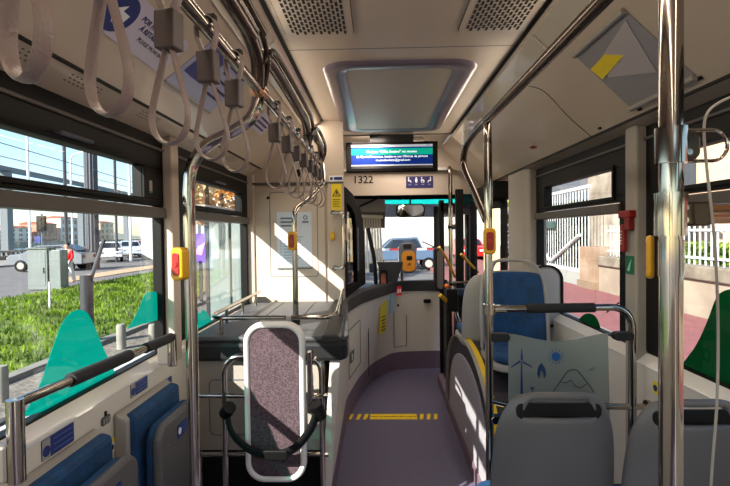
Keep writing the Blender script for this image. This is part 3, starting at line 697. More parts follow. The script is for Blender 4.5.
MB().tube([V((.48, 2.1, 0)), V((.48, 2.1, 1.0)), V((.48, 2.1, 1.9))] + smoothpath([(.48, 2.1, 1.93), (.48, 2.1, 1.99), (.482, 2.13, 2.03), (.482, 2.2, 2.035)], 5), .0175, 16).build('tube', chrome, t, smooth=True)
MB().tube([(.48, 2.1, 0), (.48, 2.1, .02)], .045, 18).build('foot', chrome, t)
c = P(489.5, 241, Y=2.08); stopbutton((c.x - .002, 2.075, c.z), (-.1, -1, 0), 'stop button on the middle right pole in front of the blue seat')
t = thing('pole', (.755, 5.0, 0), 'thin steel pole near the front door with small clamp knobs', 'pole')
MB().tube([(.755, 5.0, 0), (.755, 5.0, 2.10)] + bend([(.755, 5.0, 2.10), (.755, 5.0, 2.22), (.755, 5.14, 2.22)], .08)[1:], .022, 14).build('tube', chrome, t, smooth=True)
for px, py in ((452, 227), (450, 284)):
    c = P(px, py, Y=5.0); MB().tube([V((.73, 5.0, c.z)), V((.82, 5.0, c.z))], .026, 12).build('clamp', chrome, t, smooth=True); MB().ball((.83, 5.0, c.z), .034, 2).build('knob', chrome, t, smooth=True)
# brackets and rail from the near pole
t = thing('pole_bracket', (.5, .8, 1.7), 'upper dark steel clamp bracket on the thick near pole', 'bracket')
c = P(690, 146, Y=.80)
MB().tube([(.48, .8, c.z - .028), (.48, .8, c.z + .03)], .024, 18).build('collar', chrome, t, smooth=True)
MB().slab(rrect(c + V((-.012, -.012, 0)), EX, EZ, .045, .046, .012, 6), (0, .02, 0)).build('arm', hoopm, t, bevel=.004)
MB().tube(rrect(c + V((.006, -.002, 0)), EX, EZ, .105, .05, .024, 6), .003, 8, closed=True).build('loop', chrome, t, smooth=True)
for dz_ in (.012, -.012): MB().tube([c + V((-.012, -.014, dz_)), c + V((-.012, -.019, dz_))], .005, 10).build('bolt', chrome, t)
t = thing('side_handrail', (.6, .8, 1.58), 'short horizontal steel rail clamped to the thick near pole', 'handrail')
c = P(690, 214, Y=.80)
MB().tube([(.48, .8, c.z - .035), (.48, .8, c.z + .035)], .024, 18).build('collar', chrome, t, smooth=True)
MB().slab(rrect(c + V((-.005, -.012, 0)), EX, EZ, .075, .040, .012, 6), (0, .022, 0)).build('arm', hoopm, t, bevel=.004)
for dz_ in (.010, -.010): MB().tube([c + V((-.018, -.014, dz_)), c + V((-.018, -.019, dz_))], .005, 10).build('bolt', chrome, t)
MB().tube([(c.x + .025, .8, c.z), (1.0, .8, c.z), (1.205, .8, c.z)], .0165, 14).build('rail', mat('copper_steel', (.8, .62, .5)), t, smooth=True)
MB().tube([(1.195, .8, c.z), (1.21, .8, c.z)], .035, 14).build('flange', chrome, t)
c = P(654, 257, Y=.83); 
t = thing('stop_button', c, 'yellow stop button seen from the side on the thick near pole', 'button', 'yellow and red stop buttons')
uu = V((-1, .5, 0)).normalized()
pts = rrect(c, V((.5, 1, 0)), EZ, .03, .074, .013)
MB().slab([p for p in pts], uu * .012).build('housing', yel2, t, smooth=True, bevel=.005)
MB().slab(rrect(c + uu * .012, V((.5, 1, 0)), EZ, .018, .05, .008), uu * .001).build('push_plate', red, t)
MB().tube([(.48, .8, c.z - .03), (.48, .8, c.z + .03)], .0195, 16).build('clamp', chrome, t, smooth=True)
# white cable
w = [P(740, 94, Y=.85), P(722, 101, Y=.85), P(708, 112, Y=.83), P(704, 130, Y=.82), P(707, 170, Y=.78), P(712, 215, Y=.765), P(716, 262, Y=.775), P(718, 330, Y=.80), P(717, 400, Y=.80), P(713, 455, Y=.80), P(710, 500, Y=.80)]
MB().tube(smoothpath(w, 6), .0022, 8).build('cable', seatg2, smooth=True, **T('thin pale cable dangling beside the thick near pole', 'cable'))
# ------------------------------------------------------------------ right wheel arch with seats
t = thing('wheel_arch_cover', (.9, 3.3, 0), 'dark rounded wheel arch cover with a yellow edge stripe beside the aisle', 'wheel arch')
xa = .60; prof = []
for k in range(25):
    a = math.pi * k / 24; y = 3.32 + .88 * math.cos(a); z = max(0, .80 * math.sin(a) ** .62); prof.append((y, z))
covm = mat('pale_arch_side', (.66, .64, .66), .5); darkm = mat('arch_dark', (.17, .16, .20), .5)
prof2 = [(3.32 + (y - 3.32) * .82, z * .84) for y, z in prof]
MB().slab([(xa, y, z) for y, z in prof], (1.16 - xa, 0, 0)).build('cover', darkm, t, bevel=.01)
MB().slab([(xa - .012, y, z) for y, z in prof2], (.012, 0, 0)).build('side_panel', covm, t, bevel=.004)
m = MB()
for s0_, s1_, nm, mm, off in ((0, .035, 'yellow_stripe', yellow, .004), (-.022, 0, 'edge_trim', seatg2, .008)):
    m = MB()
    for k in range(24):
        (y1, z1), (y2, z2) = prof[k], prof[k + 1]
        e = V((0, y2 - y1, z2 - z1)); nn = V((0, e.z, -e.y)).normalized()
        if nn.z < 0 and z1 + z2 > .1: nn = -nn
        if nn.dot(V((0, (y1 + y2) / 2 - 3.32, .4))) < 0: nn = -nn
        A, B = V((xa + s0_, y1, z1)), V((xa + s0_, y2, z2)); m.slab([A, B, B + V((s1_ - s0_, 0, 0)), A + V((s1_ - s0_, 0, 0))], nn * off)
    m.build(nm, mm, t)
MB().slab([(xa - .004, 4.9, 0), (xa + .05, 4.9, 0), (xa + .05, 2.35, 0), (xa - .03, 2.35, 0)], (0, 0, .10)).build('kick_plate', plum, t)
# seats
def seat(x, y, zb, zt, w, face, label, group, cushion=True, m=seatg, zcush=.46, slot=True, name='passenger_seat'):
    """face +1: sitter looks to the front (+Y)"""
    t = thing(name, (x, y, zcush - .3), label, 'seat', group)
    H = zt - zb
    def fn(u, v):
        s_ = u * 2 - 1; top = 1 - v
        wv = w / 2 * (1 - .17 * max(0, (v - .35) / .65) ** 2.2)
        zz = zb + H * v
        if v > .72:
            k = (v - .72) / .28; wv *= math.sqrt(max(0, 1 - (k * .80) ** 2.4)) ** .7; 
        zz -= H * .05 * (abs(s_) ** 3) * (v ** 3)
        yy = y - face * (.05 * v) + face * (.085 * abs(s_) ** 2.2) * (1 - .3 * v)
        return (x + s_ * wv, yy, zz)
    nu, nv = 16, 22
    sk = (lambda i, j: slot and 3 <= i < nu - 3 and nv - 4 < j < nv - 1) 
    MB().grid(fn, nu, nv, sk).build('shell', m, t, smooth=True, solid=.024, sub=2)
    if cushion:
        def fc(u, v):
            p = V(fn(.06 + .88 * u, .02 + (.80 if face > 0 else .83) * v)); p.y += face * .025; return p
        MB().grid(fc, 12, 12).build('back_cushion', seatb, t, smooth=True, solid=.025, sub=1)
        MB().slab(rrect((x, y + face * .24, zcush), EX, EY, w * .94, .44, .09), (0, 0, .055)).build('seat_cushion', seatb, t, smooth=True, bevel=.02)
    if slot and face > 0:
        q = V(fn(.5, (nv - 2.5) / nv)); MB().slab(rrect(q + V((0, face * .016, 0)), EX, EZ, w * .66, .052, .022), (0, face * .012, 0)).build('handle_insert', black, t, bevel=.003)
    MB().slab(rrect((x, y + face * .22, zcush - .045), EX, EY, w, .48, .10), (0, 0, .045)).build('seat_pan', m, t, smooth=True, bevel=.015)
    return t
seat(.567, 1.55, .43, 1.048, .405, 1, 'grey passenger seat nearest the aisle at the bottom, seen from behind', 'grey seat backs in the foreground')
MB().tube([(.567, 1.8, .0), (.567, 1.8, .42)], .05).build('seat_leg', dgrey, bpy.data.objects['passenger_seat'], smooth=True)
t2 = seat(.972, 1.52, .43, 1.035, .385, 1, 'grey passenger seat against the right wall behind the thick near pole', 'grey seat backs in the foreground')
MB().tube([(.972, 1.75, 0), (.972, 1.75, .42)], .05).build('seat_leg', dgrey, t2, smooth=True)
seat(.865, 3.13, .80, 1.375, .44, -1, 'blue cushioned rear facing seat on the wheel arch behind the partition', 'seats on the right wheel arch', zcush=.80, m=seatg2)
seat(.80, 3.30, .80, 1.27, .44, 1, 'pale seat back to back with the blue seat, its side showing', 'seats on the right wheel arch', zcush=.80, m=seatg2, slot=False)
t = thing('armrest_shell', (1.1, 3.2, .8), 'pale rounded side shell with black rim between the blue seat and the window', 'armrest')
c = V((1.125, 3.24, 1.11)); MB().slab(rrect(c, EX, EZ, .20, .40, .09, 8), (0, .16, 0)).build('shell', mat('bright_shell', (.70, .69, .67), .4), t, smooth=True, bevel=.02)
MB().ring(rrect(c + V((0, -.004, 0)), EX, EZ, .222, .42, .10, 8), rrect(c + V((0, -.004, 0)), EX, EZ, .196, .396, .088, 8), (0, .02, 0)).build('rim', black, t)
# ------------------------------------------------------------------ partition with frosted glass
t = thing('partition_frame', (.8, 2.1, .8), 'steel frame of the frosted partition with a black grip on its top rail', 'handrail')
ra = P(497, 309, Y=2.1); rz = ra.z
MB().tube([V((.48, 2.1, rz)), V((.60, 2.1, rz))] + bend([(.60, 2.1, rz), (1.095, 2.1, rz + .005), (1.095, 2.1, .80)], .10, 8)[1:] + [V((1.095, 2.1, .50)), V((1.095, 2.1, .0))], .0155, 14).build('tube', chrome, t, smooth=True)
MB().tube([V((P(526, 308, Y=2.1).x, 2.1, rz + .001)), V((P(594, 308, Y=2.1).x, 2.1, rz + .003))], .021, 16).build('grip', grip, t, smooth=True)
MB().tube([(.48, 2.1, rz - .022), (.48, 2.1, rz + .022)], .026, 16).build('clamp', chrome, t, smooth=True); MB().box((.53, 2.1, rz), (.06, .03, .034)).build('clamp', chrome, t, bevel=.008)
zb_ = P(500, 405, Y=2.1).z
MB().tube([(.48, 2.1, zb_ + .02), (.56, 2.1, zb_), (1.16, 2.1, zb_ - .01)], .014, 12).build('lower_rail', chrome, t, smooth=True)
MB().tube([(1.155, 2.1, zb_ - .01), (1.17, 2.1, zb_ - .01)], .03, 14).build('flange', chrome, t)
for x_, py in ((.525, 337), (.525, 419), (1.055, 336)):
    z_ = P(500 if x_ < .8 else 610, py, Y=2.1).z; MB().slab(rrect((x_, 2.08, z_), EX, EZ, .085, .036, .016), (0, .04, 0)).build('glass_clamp', chrome if py == 419 else dgrey, t, bevel=.004)
tl, tr, br, bl = P(508.5, 334, Y=2.1), P(608, 333.5, Y=2.1), P(612, 402, Y=2.1), P(508.5, 402, Y=2.1)
top_ = [V((tl.x + (tr.x - tl.x) * k / 16, 2.1, tl.z - .034 * math.sin(math.pi * (k / 16)) ** 1.5)) for k in range(17)]
g = thing('partition_glass', (.8, 2.1, .8), 'frosted partition glass printed with a wind turbine, sun and mountain', 'partition')
zlow = .60
MB().slab([V((tl.x, 2.1, zlow))] + top_ + [V((tr.x + .01, 2.1, zlow))], (0, .008, 0)).build('glass', frost, g)
pb = mat('print_blue', (.08, .20, .36), .5); pbl = mat('print_sky_blue', (.08, .30, .55), .5)
def pp(px, py): p = P(px, py, Y=2.098); return p
def pline(pts, r, m, nm): MB().tube([pp(*q) for q in pts], r, 6).build(nm, m, g)
def pshape(pts, m, nm): MB().slab([pp(*q) for q in pts], (0, -.001, 0)).build(nm, m, g)
pshape([(521, 362), (522, 362), (523.2, 399), (520.2, 399)], pb, 'turbine_mast')
pshape([(520.5, 360), (521.5, 347), (523, 357), (522.5, 361)], pb, 'turbine_blade'); pshape([(520, 360), (511, 367), (511, 368), (521, 362)], pb, 'turbine_blade'); pshape([(523, 361), (533, 367), (532, 367.5), (522, 362.5)], pb, 'turbine_blade')
c = pp(556, 356.5); MB().slab([c + V((a, 0, b)) for a, b in circ(.019, 20)], (0, -.001, 0)).build('sun_disc', pbl, g)
for k in range(12):
    a = 6.283 * k / 12; MB().tube([c + V((math.cos(a) * .027, 0, math.sin(a) * .027)), c + V((math.cos(a) * .034, 0, math.sin(a) * .034))], .0015, 6).build('sun_ray', pbl, g)
pshape([(541.5, 363), (545, 368), (546, 374), (544, 379), (543, 373), (541.5, 370), (540, 373), (539, 379), (537, 374), (538, 367)], pb, 'leaf')
pshape([(530, 387), (534.5, 387), (532.5, 391), (532.8, 392.5), (531.8, 392.5), (532, 391)], pb, 'bush')
pline([(553, 392), (560, 382), (567, 372), (572, 369.5), (577, 370), (582, 376), (589, 385), (594, 392)], .0018, darktxt, 'mountain')
pline([(560.5, 382), (566, 383), (571, 380), (575, 386), (580, 388), (587, 384)], .0015, darktxt, 'snow_line')
pshape([(587, 371), (592, 368), (596, 367), (593, 370.5)], greytxt, 'bird')
# ------------------------------------------------------------------ right wall details
c = V((1.163, 2.24, P(628, 222, X=1.163).z))
t = thing('window_hammer', c, 'red emergency window hammer in its holder on the right pillar', 'hammer')
a = P(631, 214, X=1.15); b = P(629, 249, X=1.15)
MB().box(V((1.15, 2.25, a.z)), (.035, .10, .035)).build('holder', red, t, bevel=.006); MB().box(V((1.15, 2.23, a.z - .04)), (.03, .04, .07)).build('hammer_head', mat('dark_red', (.50, .05, .06), .4), t, bevel=.005)
MB().box(V((1.145, 2.27, (a.z + b.z) / 2 - .03)), (.022, .028, .13)).build('grip', red, t, bevel=.006)
for k in range(5): MB().box(V((1.132, 2.27, (a.z + b.z) / 2 + .0 - .014 * k)), (.004, .012, .006)).build('print', white, t)
RY = V((0, -1, 0))
c = P(630, 265, X=1.163); s = plate('green_sign', c, RY, EZ, .07, .085, sgreen, **T('small green safety sign on the right pillar below the red hammer', 'sign'))
flat('figure', c + V((-.003, 0, 0)), RY, EZ, [(-.02, -.025), (.0, .005), (.02, .03), (.012, .005), (0, -.03)], mat('pale_green', (.6, .85, .75), .5), s)
c = P(626.5, 186, X=XR - .003); s = plate('blue_sticker', V((XR - .002, 2.345, c.z)), RY, EZ, .045, .085, mat('pale_sticker', (.75, .80, .85), .5), **T('pale sticker with blue foot on the black frame by the right pillar', 'sticker'))
flat('foot', V((XR - .004, 2.345, c.z - .06)), RY, EZ, [(-.022, -.015), (.022, -.015), (.022, .015), (-.022, .015)], blue, s)
c = P(656, 388, X=1.168); s = plate('round_label', c, RY, EZ, .05, .055, yellowp, r=.025, **T('round yellow and blue label on the right wall beside the near pole', 'label'))
flat('disc', c + V((-.003, 0, 0)), RY, EZ, circ(.014), blue, s)
# decals on the glass
def decal(name, pts, s, m, label, cat='window film'):
    x = XL - .028 if s < 0 else XR + .028
    P3 = [P(a, b, X=x) for a, b in pts]
    return MB().slab(smoothpath(P3, 4), (.0015 * (1 if s < 0 else -1), 0, 0)).build(name, m, **T(label, cat))
decal('hill_film', [(22, 418), (38, 388), (50, 355), (60, 327), (68, 315), (76, 310), (84, 311), (91, 319), (101, 343), (112, 367), (122, 385)], -1, teal, 'teal hill shaped film on the left window beside the black grip')
decal('hill_film', [(127, 329), (134, 318), (140, 306), (144, 296), (148, 292), (157, 293), (158, 306), (158, 319), (142, 324)], -1, teal, 'teal hill shaped film at the front corner of the first left window')
decal('hill_film', [(178, 350), (184, 300), (190, 274), (195, 276), (198, 312), (204, 310), (212, 322), (220, 350)], -1, teal, 'small teal film behind the bright left pole')
decal('hill_film', [(676, 372), (684, 362), (697, 344), (708, 320), (716, 299), (724, 291), (736, 290), (748, 300), (760, 400), (735, 388)], 1, teald, 'green hill shaped film on the right window at the edge of the picture')
decal('hill_film', [(576, 330), (579, 320), (585, 314), (592, 314), (598, 320), (602, 334)], 1, teald, 'small green hill film on the right window above the black grip')
x = XR + .027
def dp(px, py): return P(px, py, X=x)
t = thing('turbine_film', dp(622, 300), 'green wind turbine film on the right window left of the pillar', 'window film')
for nm, pts in (('blade', [(620.8, 303), (621.5, 271), (623, 303)]), ('blade', [(620, 303), (607, 313), (606, 312), (619, 302)]), ('mast', [(620.5, 306), (624, 306), (625, 335), (620, 335)])):
    MB().slab([dp(*q) for q in pts], (-.001, 0, 0)).build(nm, teald, t)
# ------------------------------------------------------------------ floor marking
a, b, c2, d2 = P(345, 419.5, Z=.0), P(438, 419.5, Z=.0), P(438, 414, Z=.0), P(345, 414, Z=.0)
y0_, y1_ = a.y, c2.y
t = thing('floor_marking', (.1, y0_, 0), 'yellow striped warning line across the blue floor', 'floor marking')
def fx(px): return P(px, 417, Z=0).x
MB().bb(fx(370), fx(417), y0_, y1_, 0, .0015).build('strip', yellow, t)
for k, x0 in enumerate((348, 356, 363, 419, 426, 433)):
    MB().slab([(fx(x0), y0_, 0), (fx(x0 + 3.5), y0_, 0), (fx(x0 + 5.5), y1_, 0), (fx(x0 + 2), y1_, 0)], (0, 0, .0015)).build('dash', yellow, t)
text('text', 'NÃO ULTRAPASSAR ESTA LINHA', .026, ((fx(370) + fx(417)) / 2, (y0_ + y1_) / 2, .0018), EX, EY, darktxt, t, bold=.0006)
# ------------------------------------------------------------------ cab door and side wall details
def wallpt(px, py):  # point on the leaning cab wall: march along the ray
    d = ray(px, py); p = CAM.copy()
    B = bend(lerp2(.0, 0), .14, 5); A = bend(lerp2(1, .93), .14, 5)
    best = None
    for i in range(300, 1400):
        q = CAM + d * (i * .005 / 1.0)
        k = max(0, min(1, q.z / .93)); L = [b.lerp(a, k) for a, b in zip(A, B)]
        for j in range(len(L) - 1):
            p0, p1 = L[j], L[j + 1]; e = V((p1.x - p0.x, p1.y - p0.y, 0)); r_ = V((q.x - p0.x, q.y - p0.y, 0)); tt = r_.dot(e) / e.dot(e)
            if -.02 <= tt <= 1.02:
                dist = abs(r_.cross(e).z) / e.length
                if best is None or dist < best[0]: best = (dist, q, e.normalized())
    dst, q, e = best; n = V((e.y, -e.x, 0)); return q, e, n
def walldecal(name, px, py, w, h, m, label, cat, **k):
    q, e, n = wallpt(px, py); q = q + n * .012; upv = V((0, 0, 1)) + n * .06
    nn = e.cross(upv.normalized())
    s = MB().slab(rrect(q, e, upv, w, h, .004), n * .003).build(name, m, **T(label, cat)); return s, q, e, n
s, q, e, n = walldecal('yellow_notice', 382, 317, .17, .34, yellowp, 'yellow printed notice taped to the cab side wall', 'notice')
for k in range(9):
    z = .14 - .034 * k; w_ = .055 if k % 3 else .035
    MB().slab([q + n * .0035 + e * a + V((0, 0, z + b)) for a, b in ((-w_, -.005), (w_, -.005), (w_, .005), (-w_, .005))], n * .001).build('print', darktxt, s)
s, q, e, n = walldecal('blue_note', 390.5, 304, .06, .20, mat('pale_blue', (.62, .82, .88), .5), 'pale blue note beside the yellow notice on the cab wall', 'note')
s, q, e, n = walldecal('green_sign', 351, 356, .11, .10, mat('green_label', (.15, .38, .30), .5), 'small green label low on the cab side wall', 'sign')
MB().slab([q + n * .0035 + e * a + V((0, 0, b)) for a, b in ((-.04, -.03), (-.005, -.03), (-.005, .03), (-.04, .03))], n * .001).build('panel', white, s)
for i, (px, py, h) in enumerate(((367.5, 332, .50),)):
    q, e, n = wallpt(px, py); MB().slab([q + n * .006 + e * a + V((0, 0, b)) - n * (-.10 * b) * 0 for a, b in ((-.005, -.42), (.005, -.42), (.005, .27), (-.005, .27))], n * .006).build('trim_32', darktxt, **ST)
def wallframe(name, px0, px1, pyt, pyb, lab):
    q0, e0, n0 = wallpt(px0, (pyt + pyb) / 2); q1, e1, n1 = wallpt(px1, (pyt + pyb) / 2); zt = wallpt((px0 + px1) / 2, pyt)[0].z; zb = wallpt((px0 + px1) / 2, pyb)[0].z
    e = (q1 - q0); e.z = 0; w = e.length; e.normalize(); n = V((e.y, -e.x, 0)); c = (q0 + q1) / 2; c.z = (zt + zb) / 2
    c = c + n * .012
    MB().ring(rrect(c, e, EZ, w, zt - zb, .012), rrect(c, e, EZ, w - .012, zt - zb - .012, .008), n * .004).build(name, greytxt, **ST); return c, e, n
c, e, n = wallframe('trim_33', 393, 406, 298, 345, '')
MB().tube([c + e * -.03 + V((0, 0, .19)), c + e * -.03 + V((0, 0, .19)) + n * .012], .014, 12).build('wall_lock', darktxt, **T('small black lock high on the front cab wall flap', 'lock'))
c, e, n = wallframe('trim_34', 347, 359, 325, 370, '')
q, e, n = wallpt(427, 301); MB().slab(rrect(q + n * .012, e, EZ, .085, .045, .018), n * .006).build('grab_slot', black, **T('black oval grip slot on the front wall under the counter', 'handle'))
q, e, n = wallpt(399, 291); c = V((q.x + .02, q.y - .03, .975)); n = V((.35, -1, 0)).normalized(); e = V((1, .35, 0)).normalized()
q = P(399, 291, Y=5.12); s = MB().slab(rrect(q, e, EZ, .055, .10, .004), n * .004).build('red_tag', mat('tag_red', (.80, .10, .14), .5), **T('small red tag with white print on the counter edge', 'tag'))
for k in range(2): MB().slab([q + n * .005 + e * (a + .012 - .024 * k) + V((0, 0, b)) for a, b in ((-.006, -.02), (.006, -.02), (.006, .022), (-.006, .022))], n * .001).build('print', white, s)
# cab door frame (black, arched), tinted pane and skin coloured panel behind
t = thing('cab_door', (-.26, 4.1, 1.02), 'black framed driver cab door above the counter beside the partition', 'door')
def cd_(y, z, x=None): return V((-.27 + (y - 3.88) * .12, y, z))
out = [cd_(3.90, 1.02), cd_(3.90, 1.93), cd_(4.0, 1.93), cd_(4.3, 1.90), cd_(4.75, 1.78), cd_(4.98, 1.55), cd_(5.02, 1.02)]
inn = [cd_(4.0, 1.09), cd_(4.0, 1.80), cd_(4.05, 1.80), cd_(4.2, 1.78), cd_(4.40, 1.72), cd_(4.46, 1.60), cd_(4.50, 1.09)]
MB().ring(out, inn, (-.045, 0, 0)).build('frame', mat('matte_black', (.035, .03, .03), .8, spec=.1), t, bevel=.006)
MB().slab([p + V((-.02, 0, 0)) for p in inn], (-.004, 0, 0)).build('pane', glassmat('tinted_pane', (.55, .50, .48), .05), t)
MB().tube([cd_(4.42, 1.2) + V((.02, 0, 0)), cd_(4.42, 1.6) + V((.02, 0, 0))], .008, 8).build('cord', greytxt, t)
pink = mat('salmon_panel', (.80, .55, .50), .5)
MB().bb(-.60, -.32, 3.95, 3.99, 1.0, 1.80).build('cab_divider', pink, **T('salmon coloured panel seen through the cab door', 'panel'))
s = P(348.5, 232, Y=3.94); plate('cab_note', V((-.29, 3.93, s.z)), EX, EZ, .08, .13, mat('pale_pink', (.90, .75, .74), .5), **T('small pink note on the cab door pane', 'note'))
# driver place: seat, wheel, dashboard, screen, blinds
t = thing('dashboard', (-.3, 6.1, .6), 'dark dashboard under the windscreen', 'dashboard')
MB().slab([(-1.03, 5.75, .6), (-1.03, 5.75, .86), (-1.03, 5.95, .92), (-1.03, 6.37, .90), (-1.03, 6.37, .6)], (2.1, 0, 0)).build('body', mat('dash_dark', (.15, .17, .20), .5), t, bevel=.02)
MB().tube(arc((-.62, 5.72, 1.02), 0, 6.283, .22, (1, 0, 0), (0, .55, .83), 28), .016, 8).build('steering_wheel', black, t, smooth=True)
MB().tube([(-.62, 5.72, 1.02), (-.62, 5.9, .80)], .03).build('steering_column', black, t)
MB().box((-.62, 5.72, 1.02), (.40, .03, .05)).build('spoke', black, t)
t = thing('driver_chair', (-.62, 4.9, 0), 'dark driver seat inside the cab', 'seat')
MB().slab(rrect((-.62, 4.75, 1.0), EX, EZ, .46, .62, .12), (0, .10, 0)).build('backrest', dgrey, t, bevel=.03, smooth=True)
MB().slab(rrect((-.62, 5.05, .60), EX, EY, .48, .5, .1), (0, 0, .10)).build('cushion', dgrey, t, bevel=.03, smooth=True)
MB().tube([(-.62, 5.05, 0), (-.62, 5.05, .62)], .09).build('pedestal', black, t)
t = thing('driver_terminal', P(386, 272, Y=5.15), 'black tilted driver terminal standing on the counter', 'terminal')
def tp(px, py, y=5.15): return P(px, py, Y=y)
MB().slab([tp(377, 262), tp(403, 262), tp(397, 283), tp(383, 285)], (0, .04, 0)).build('casing', mat('terminal_black', (.12, .12, .14), .4), t, bevel=.004)
MB().tube([tp(388, 282), V((tp(388, 282).x, 5.17, 1.02))], .015).build('stand', black, t)
t = thing('driver_microphone', P(372, 250, Y=5.3), 'thin black arm leaning beside the driver terminal', 'arm')
MB().tube(smoothpath([P(368, 228, Y=5.3), P(371, 243, Y=5.3), P(374, 258, Y=5.3), P(376, 284, Y=5.3)], 4), .022, 8).build('arm', black, t, smooth=True)
MB().box(P(372, 268, Y=5.3), (.06, .04, .10)).build('joint', mat('dash_blue', (.10, .16, .25), .5), t, bevel=.008)
t = thing('control_box', P(382, 282, Y=5.0), 'small black control box with orange face on the counter', 'control box')
a, b = P(379, 270, Y=5.0), P(388, 291, Y=5.0)
MB().ring(rrect((a + b) / 2, EX, EZ, b.x - a.x, a.z - b.z, .02), rrect((a + b) / 2, EX, EZ, (b.x - a.x) * .55, (a.z - b.z) * .7, .015), (0, .04, 0)).build('frame', black, t)
MB().slab(rrect((a + b) / 2 + V((0, .02, 0)), EX, EZ, (b.x - a.x) * .56, (a.z - b.z) * .71, .015), (0, .01, 0)).build('face', mat('terracotta', (.75, .42, .32), .5), t)
# fringed cream curtain in the cab
t = thing('cab_curtain', P(372, 240, Y=5.9), 'cream fringed cloth hanging by the windscreen on the driver side', 'curtain')
m = MB()
cl = glassmat('sheer_cloth', (.95, .93, .90), .02, .3, .75, (.93, .90, .84))
for k in range(7):
    x0 = 363 + 2.6 * k; m.slab([P(x0, 216, Y=5.9), P(x0 + 2.0, 216, Y=5.9), P(x0 + 2.8 + k * .35, 270, Y=5.9), P(x0 + .6 + k * .3, 270, Y=5.9)], (0, .006, 0))
m.build('strips', cl, t); MB().tube([P(361, 216, Y=5.9), P(383, 217, Y=5.9)], .02, 8).build('header', mat('cloth_header', (.90, .88, .83), .7), t)
# blinds
MB().slab([P(384, 204, Y=6.3), P(455, 204, Y=6.3), P(455, 217, Y=6.3), P(384, 217, Y=6.3)], (0, .01, 0)).build('windscreen_blind', glassmat('grey_blind', (.45, .47, .54), .03, .2, .6, (.50, .52, .58)), **T('grey translucent blind along the top of the windscreen', 'blind'))
MB().slab([P(384, 198, Y=6.32), P(470, 198, Y=6.32), P(470, 204, Y=6.32), P(384, 204, Y=6.32)], (0, .01, 0)).build('tint_band', glassmat('turquoise_tint', (.10, .75, .75), .03), **T('turquoise tint band at the top of the windscreen', 'tint'))
t = thing('sun_visor', P(368, 215, Y=6.0), 'brownish grey driver sun visor in the left part of the windscreen', 'visor')
MB().slab([P(349, 212, Y=6.0), P(385, 212, Y=6.0), P(385, 228, Y=6.0), P(349, 228, Y=6.0)], (0, .01, 0)).build('blind', mat('visor_brown', (.40, .36, .35), .6), t)
MB().slab([P(345, 199, Y=6.02), P(385, 199, Y=6.02), P(385, 212, Y=6.02), P(345, 212, Y=6.02)], (0, .01, 0)).build('upper_blind', mat('visor_pale', (.66, .64, .64), .6), t)
MB().tube([P(352, 210, Y=5.98), P(380, 197, Y=5.98)], .012, 8).build('strut', darktxt, t)
# mirror
a, b = P(396, 204, Y=6.1), P(425, 217, Y=6.1); c = (a + b) / 2
t = thing('rear_view_mirror', c, 'wide rounded rear view mirror at the top of the windscreen', 'mirror')
MB().slab(rrect(c, EX, EZ, b.x - a.x, a.z - b.z, .06, 6), (0, .03, 0)).build('casing', black, t, bevel=.006)
MB().slab(rrect(c + V((0, -.003, 0)), EX, EZ, b.x - a.x - .03, a.z - b.z - .03, .05, 6), (0, .003, 0)).build('glass', mat('mirror_glass', (.9, .9, .9), .02, 1), t)
MB().tube([c + V((0, .03, .05)), c + V((0, .05, .25))], .012).build('stem', black, t)
# ticket validator
def validator(c, w, h, pole_to, label):
    t = thing('ticket_validator', c, label, 'ticket machine', 'ticket validators at the front')
    MB().slab(rrect(c, EX, EZ, w, h, w * .35, 6), (0, .07, 0)).build('body', mat('validator_grey', (.40, .41, .45), .4), t, smooth=True, bevel=.012)
    MB().slab(rrect(c + V((.012, -.008, -.035)), EX, EZ, w * .78, h * .68, w * .28, 6), (0, .012, 0)).build('face', orange, t, smooth=True, bevel=.004)
    MB().slab(rrect(c + V((.02, -.012, -.0)), EX, EZ, w * .32, h * .14, .01), (0, .005, 0)).build('display', black, t)
    flat('mark', c + V((.012, -.010, -.07)), EX, EZ, [(-.02, -.01), (.02, -.01), (.028, .015), (0, .02)], mat('brown_mark', (.55, .30, .08), .5), t)
    MB().slab(rrect(c + V((0, -.006, h * .38)), EX, EZ, w * .45, h * .16, .01), (0, .01, 0)).build('reader', dgrey, t)
    MB().tube([V((c.x - w * .3, c.y + .04, c.z - h * .3)), V((c.x - w * .3, c.y + .04, pole_to))], .017, 10).build('stand', chrome, t, smooth=True)
c = P(407.5, 258, Y=5.18); validator(c, .19, .33, 1.02, 'grey and orange ticket validator in front of the windscreen')
# dark rounded pad beside the door
t = thing('door_pad', P(441, 268, Y=4.9), 'dark rounded pad at the end of the counter by the front door', 'pad')
a, b = P(434, 247, Y=4.95), P(444, 292, Y=4.95)
MB().slab(rrect((a + b) / 2, EX, EZ, b.x - a.x, a.z - b.z, .045), (0, .10, 0)).build('shell', dgrey, t, smooth=True, bevel=.02)
MB().slab(rrect((a + b) / 2 + V((.012, -.01, 0)), EX, EZ, (b.x - a.x) * .6, (a.z - b.z) * .85, .03), (0, .02, 0)).build('face', mat('pad_grey', (.40, .37, .36), .5), t, smooth=True)
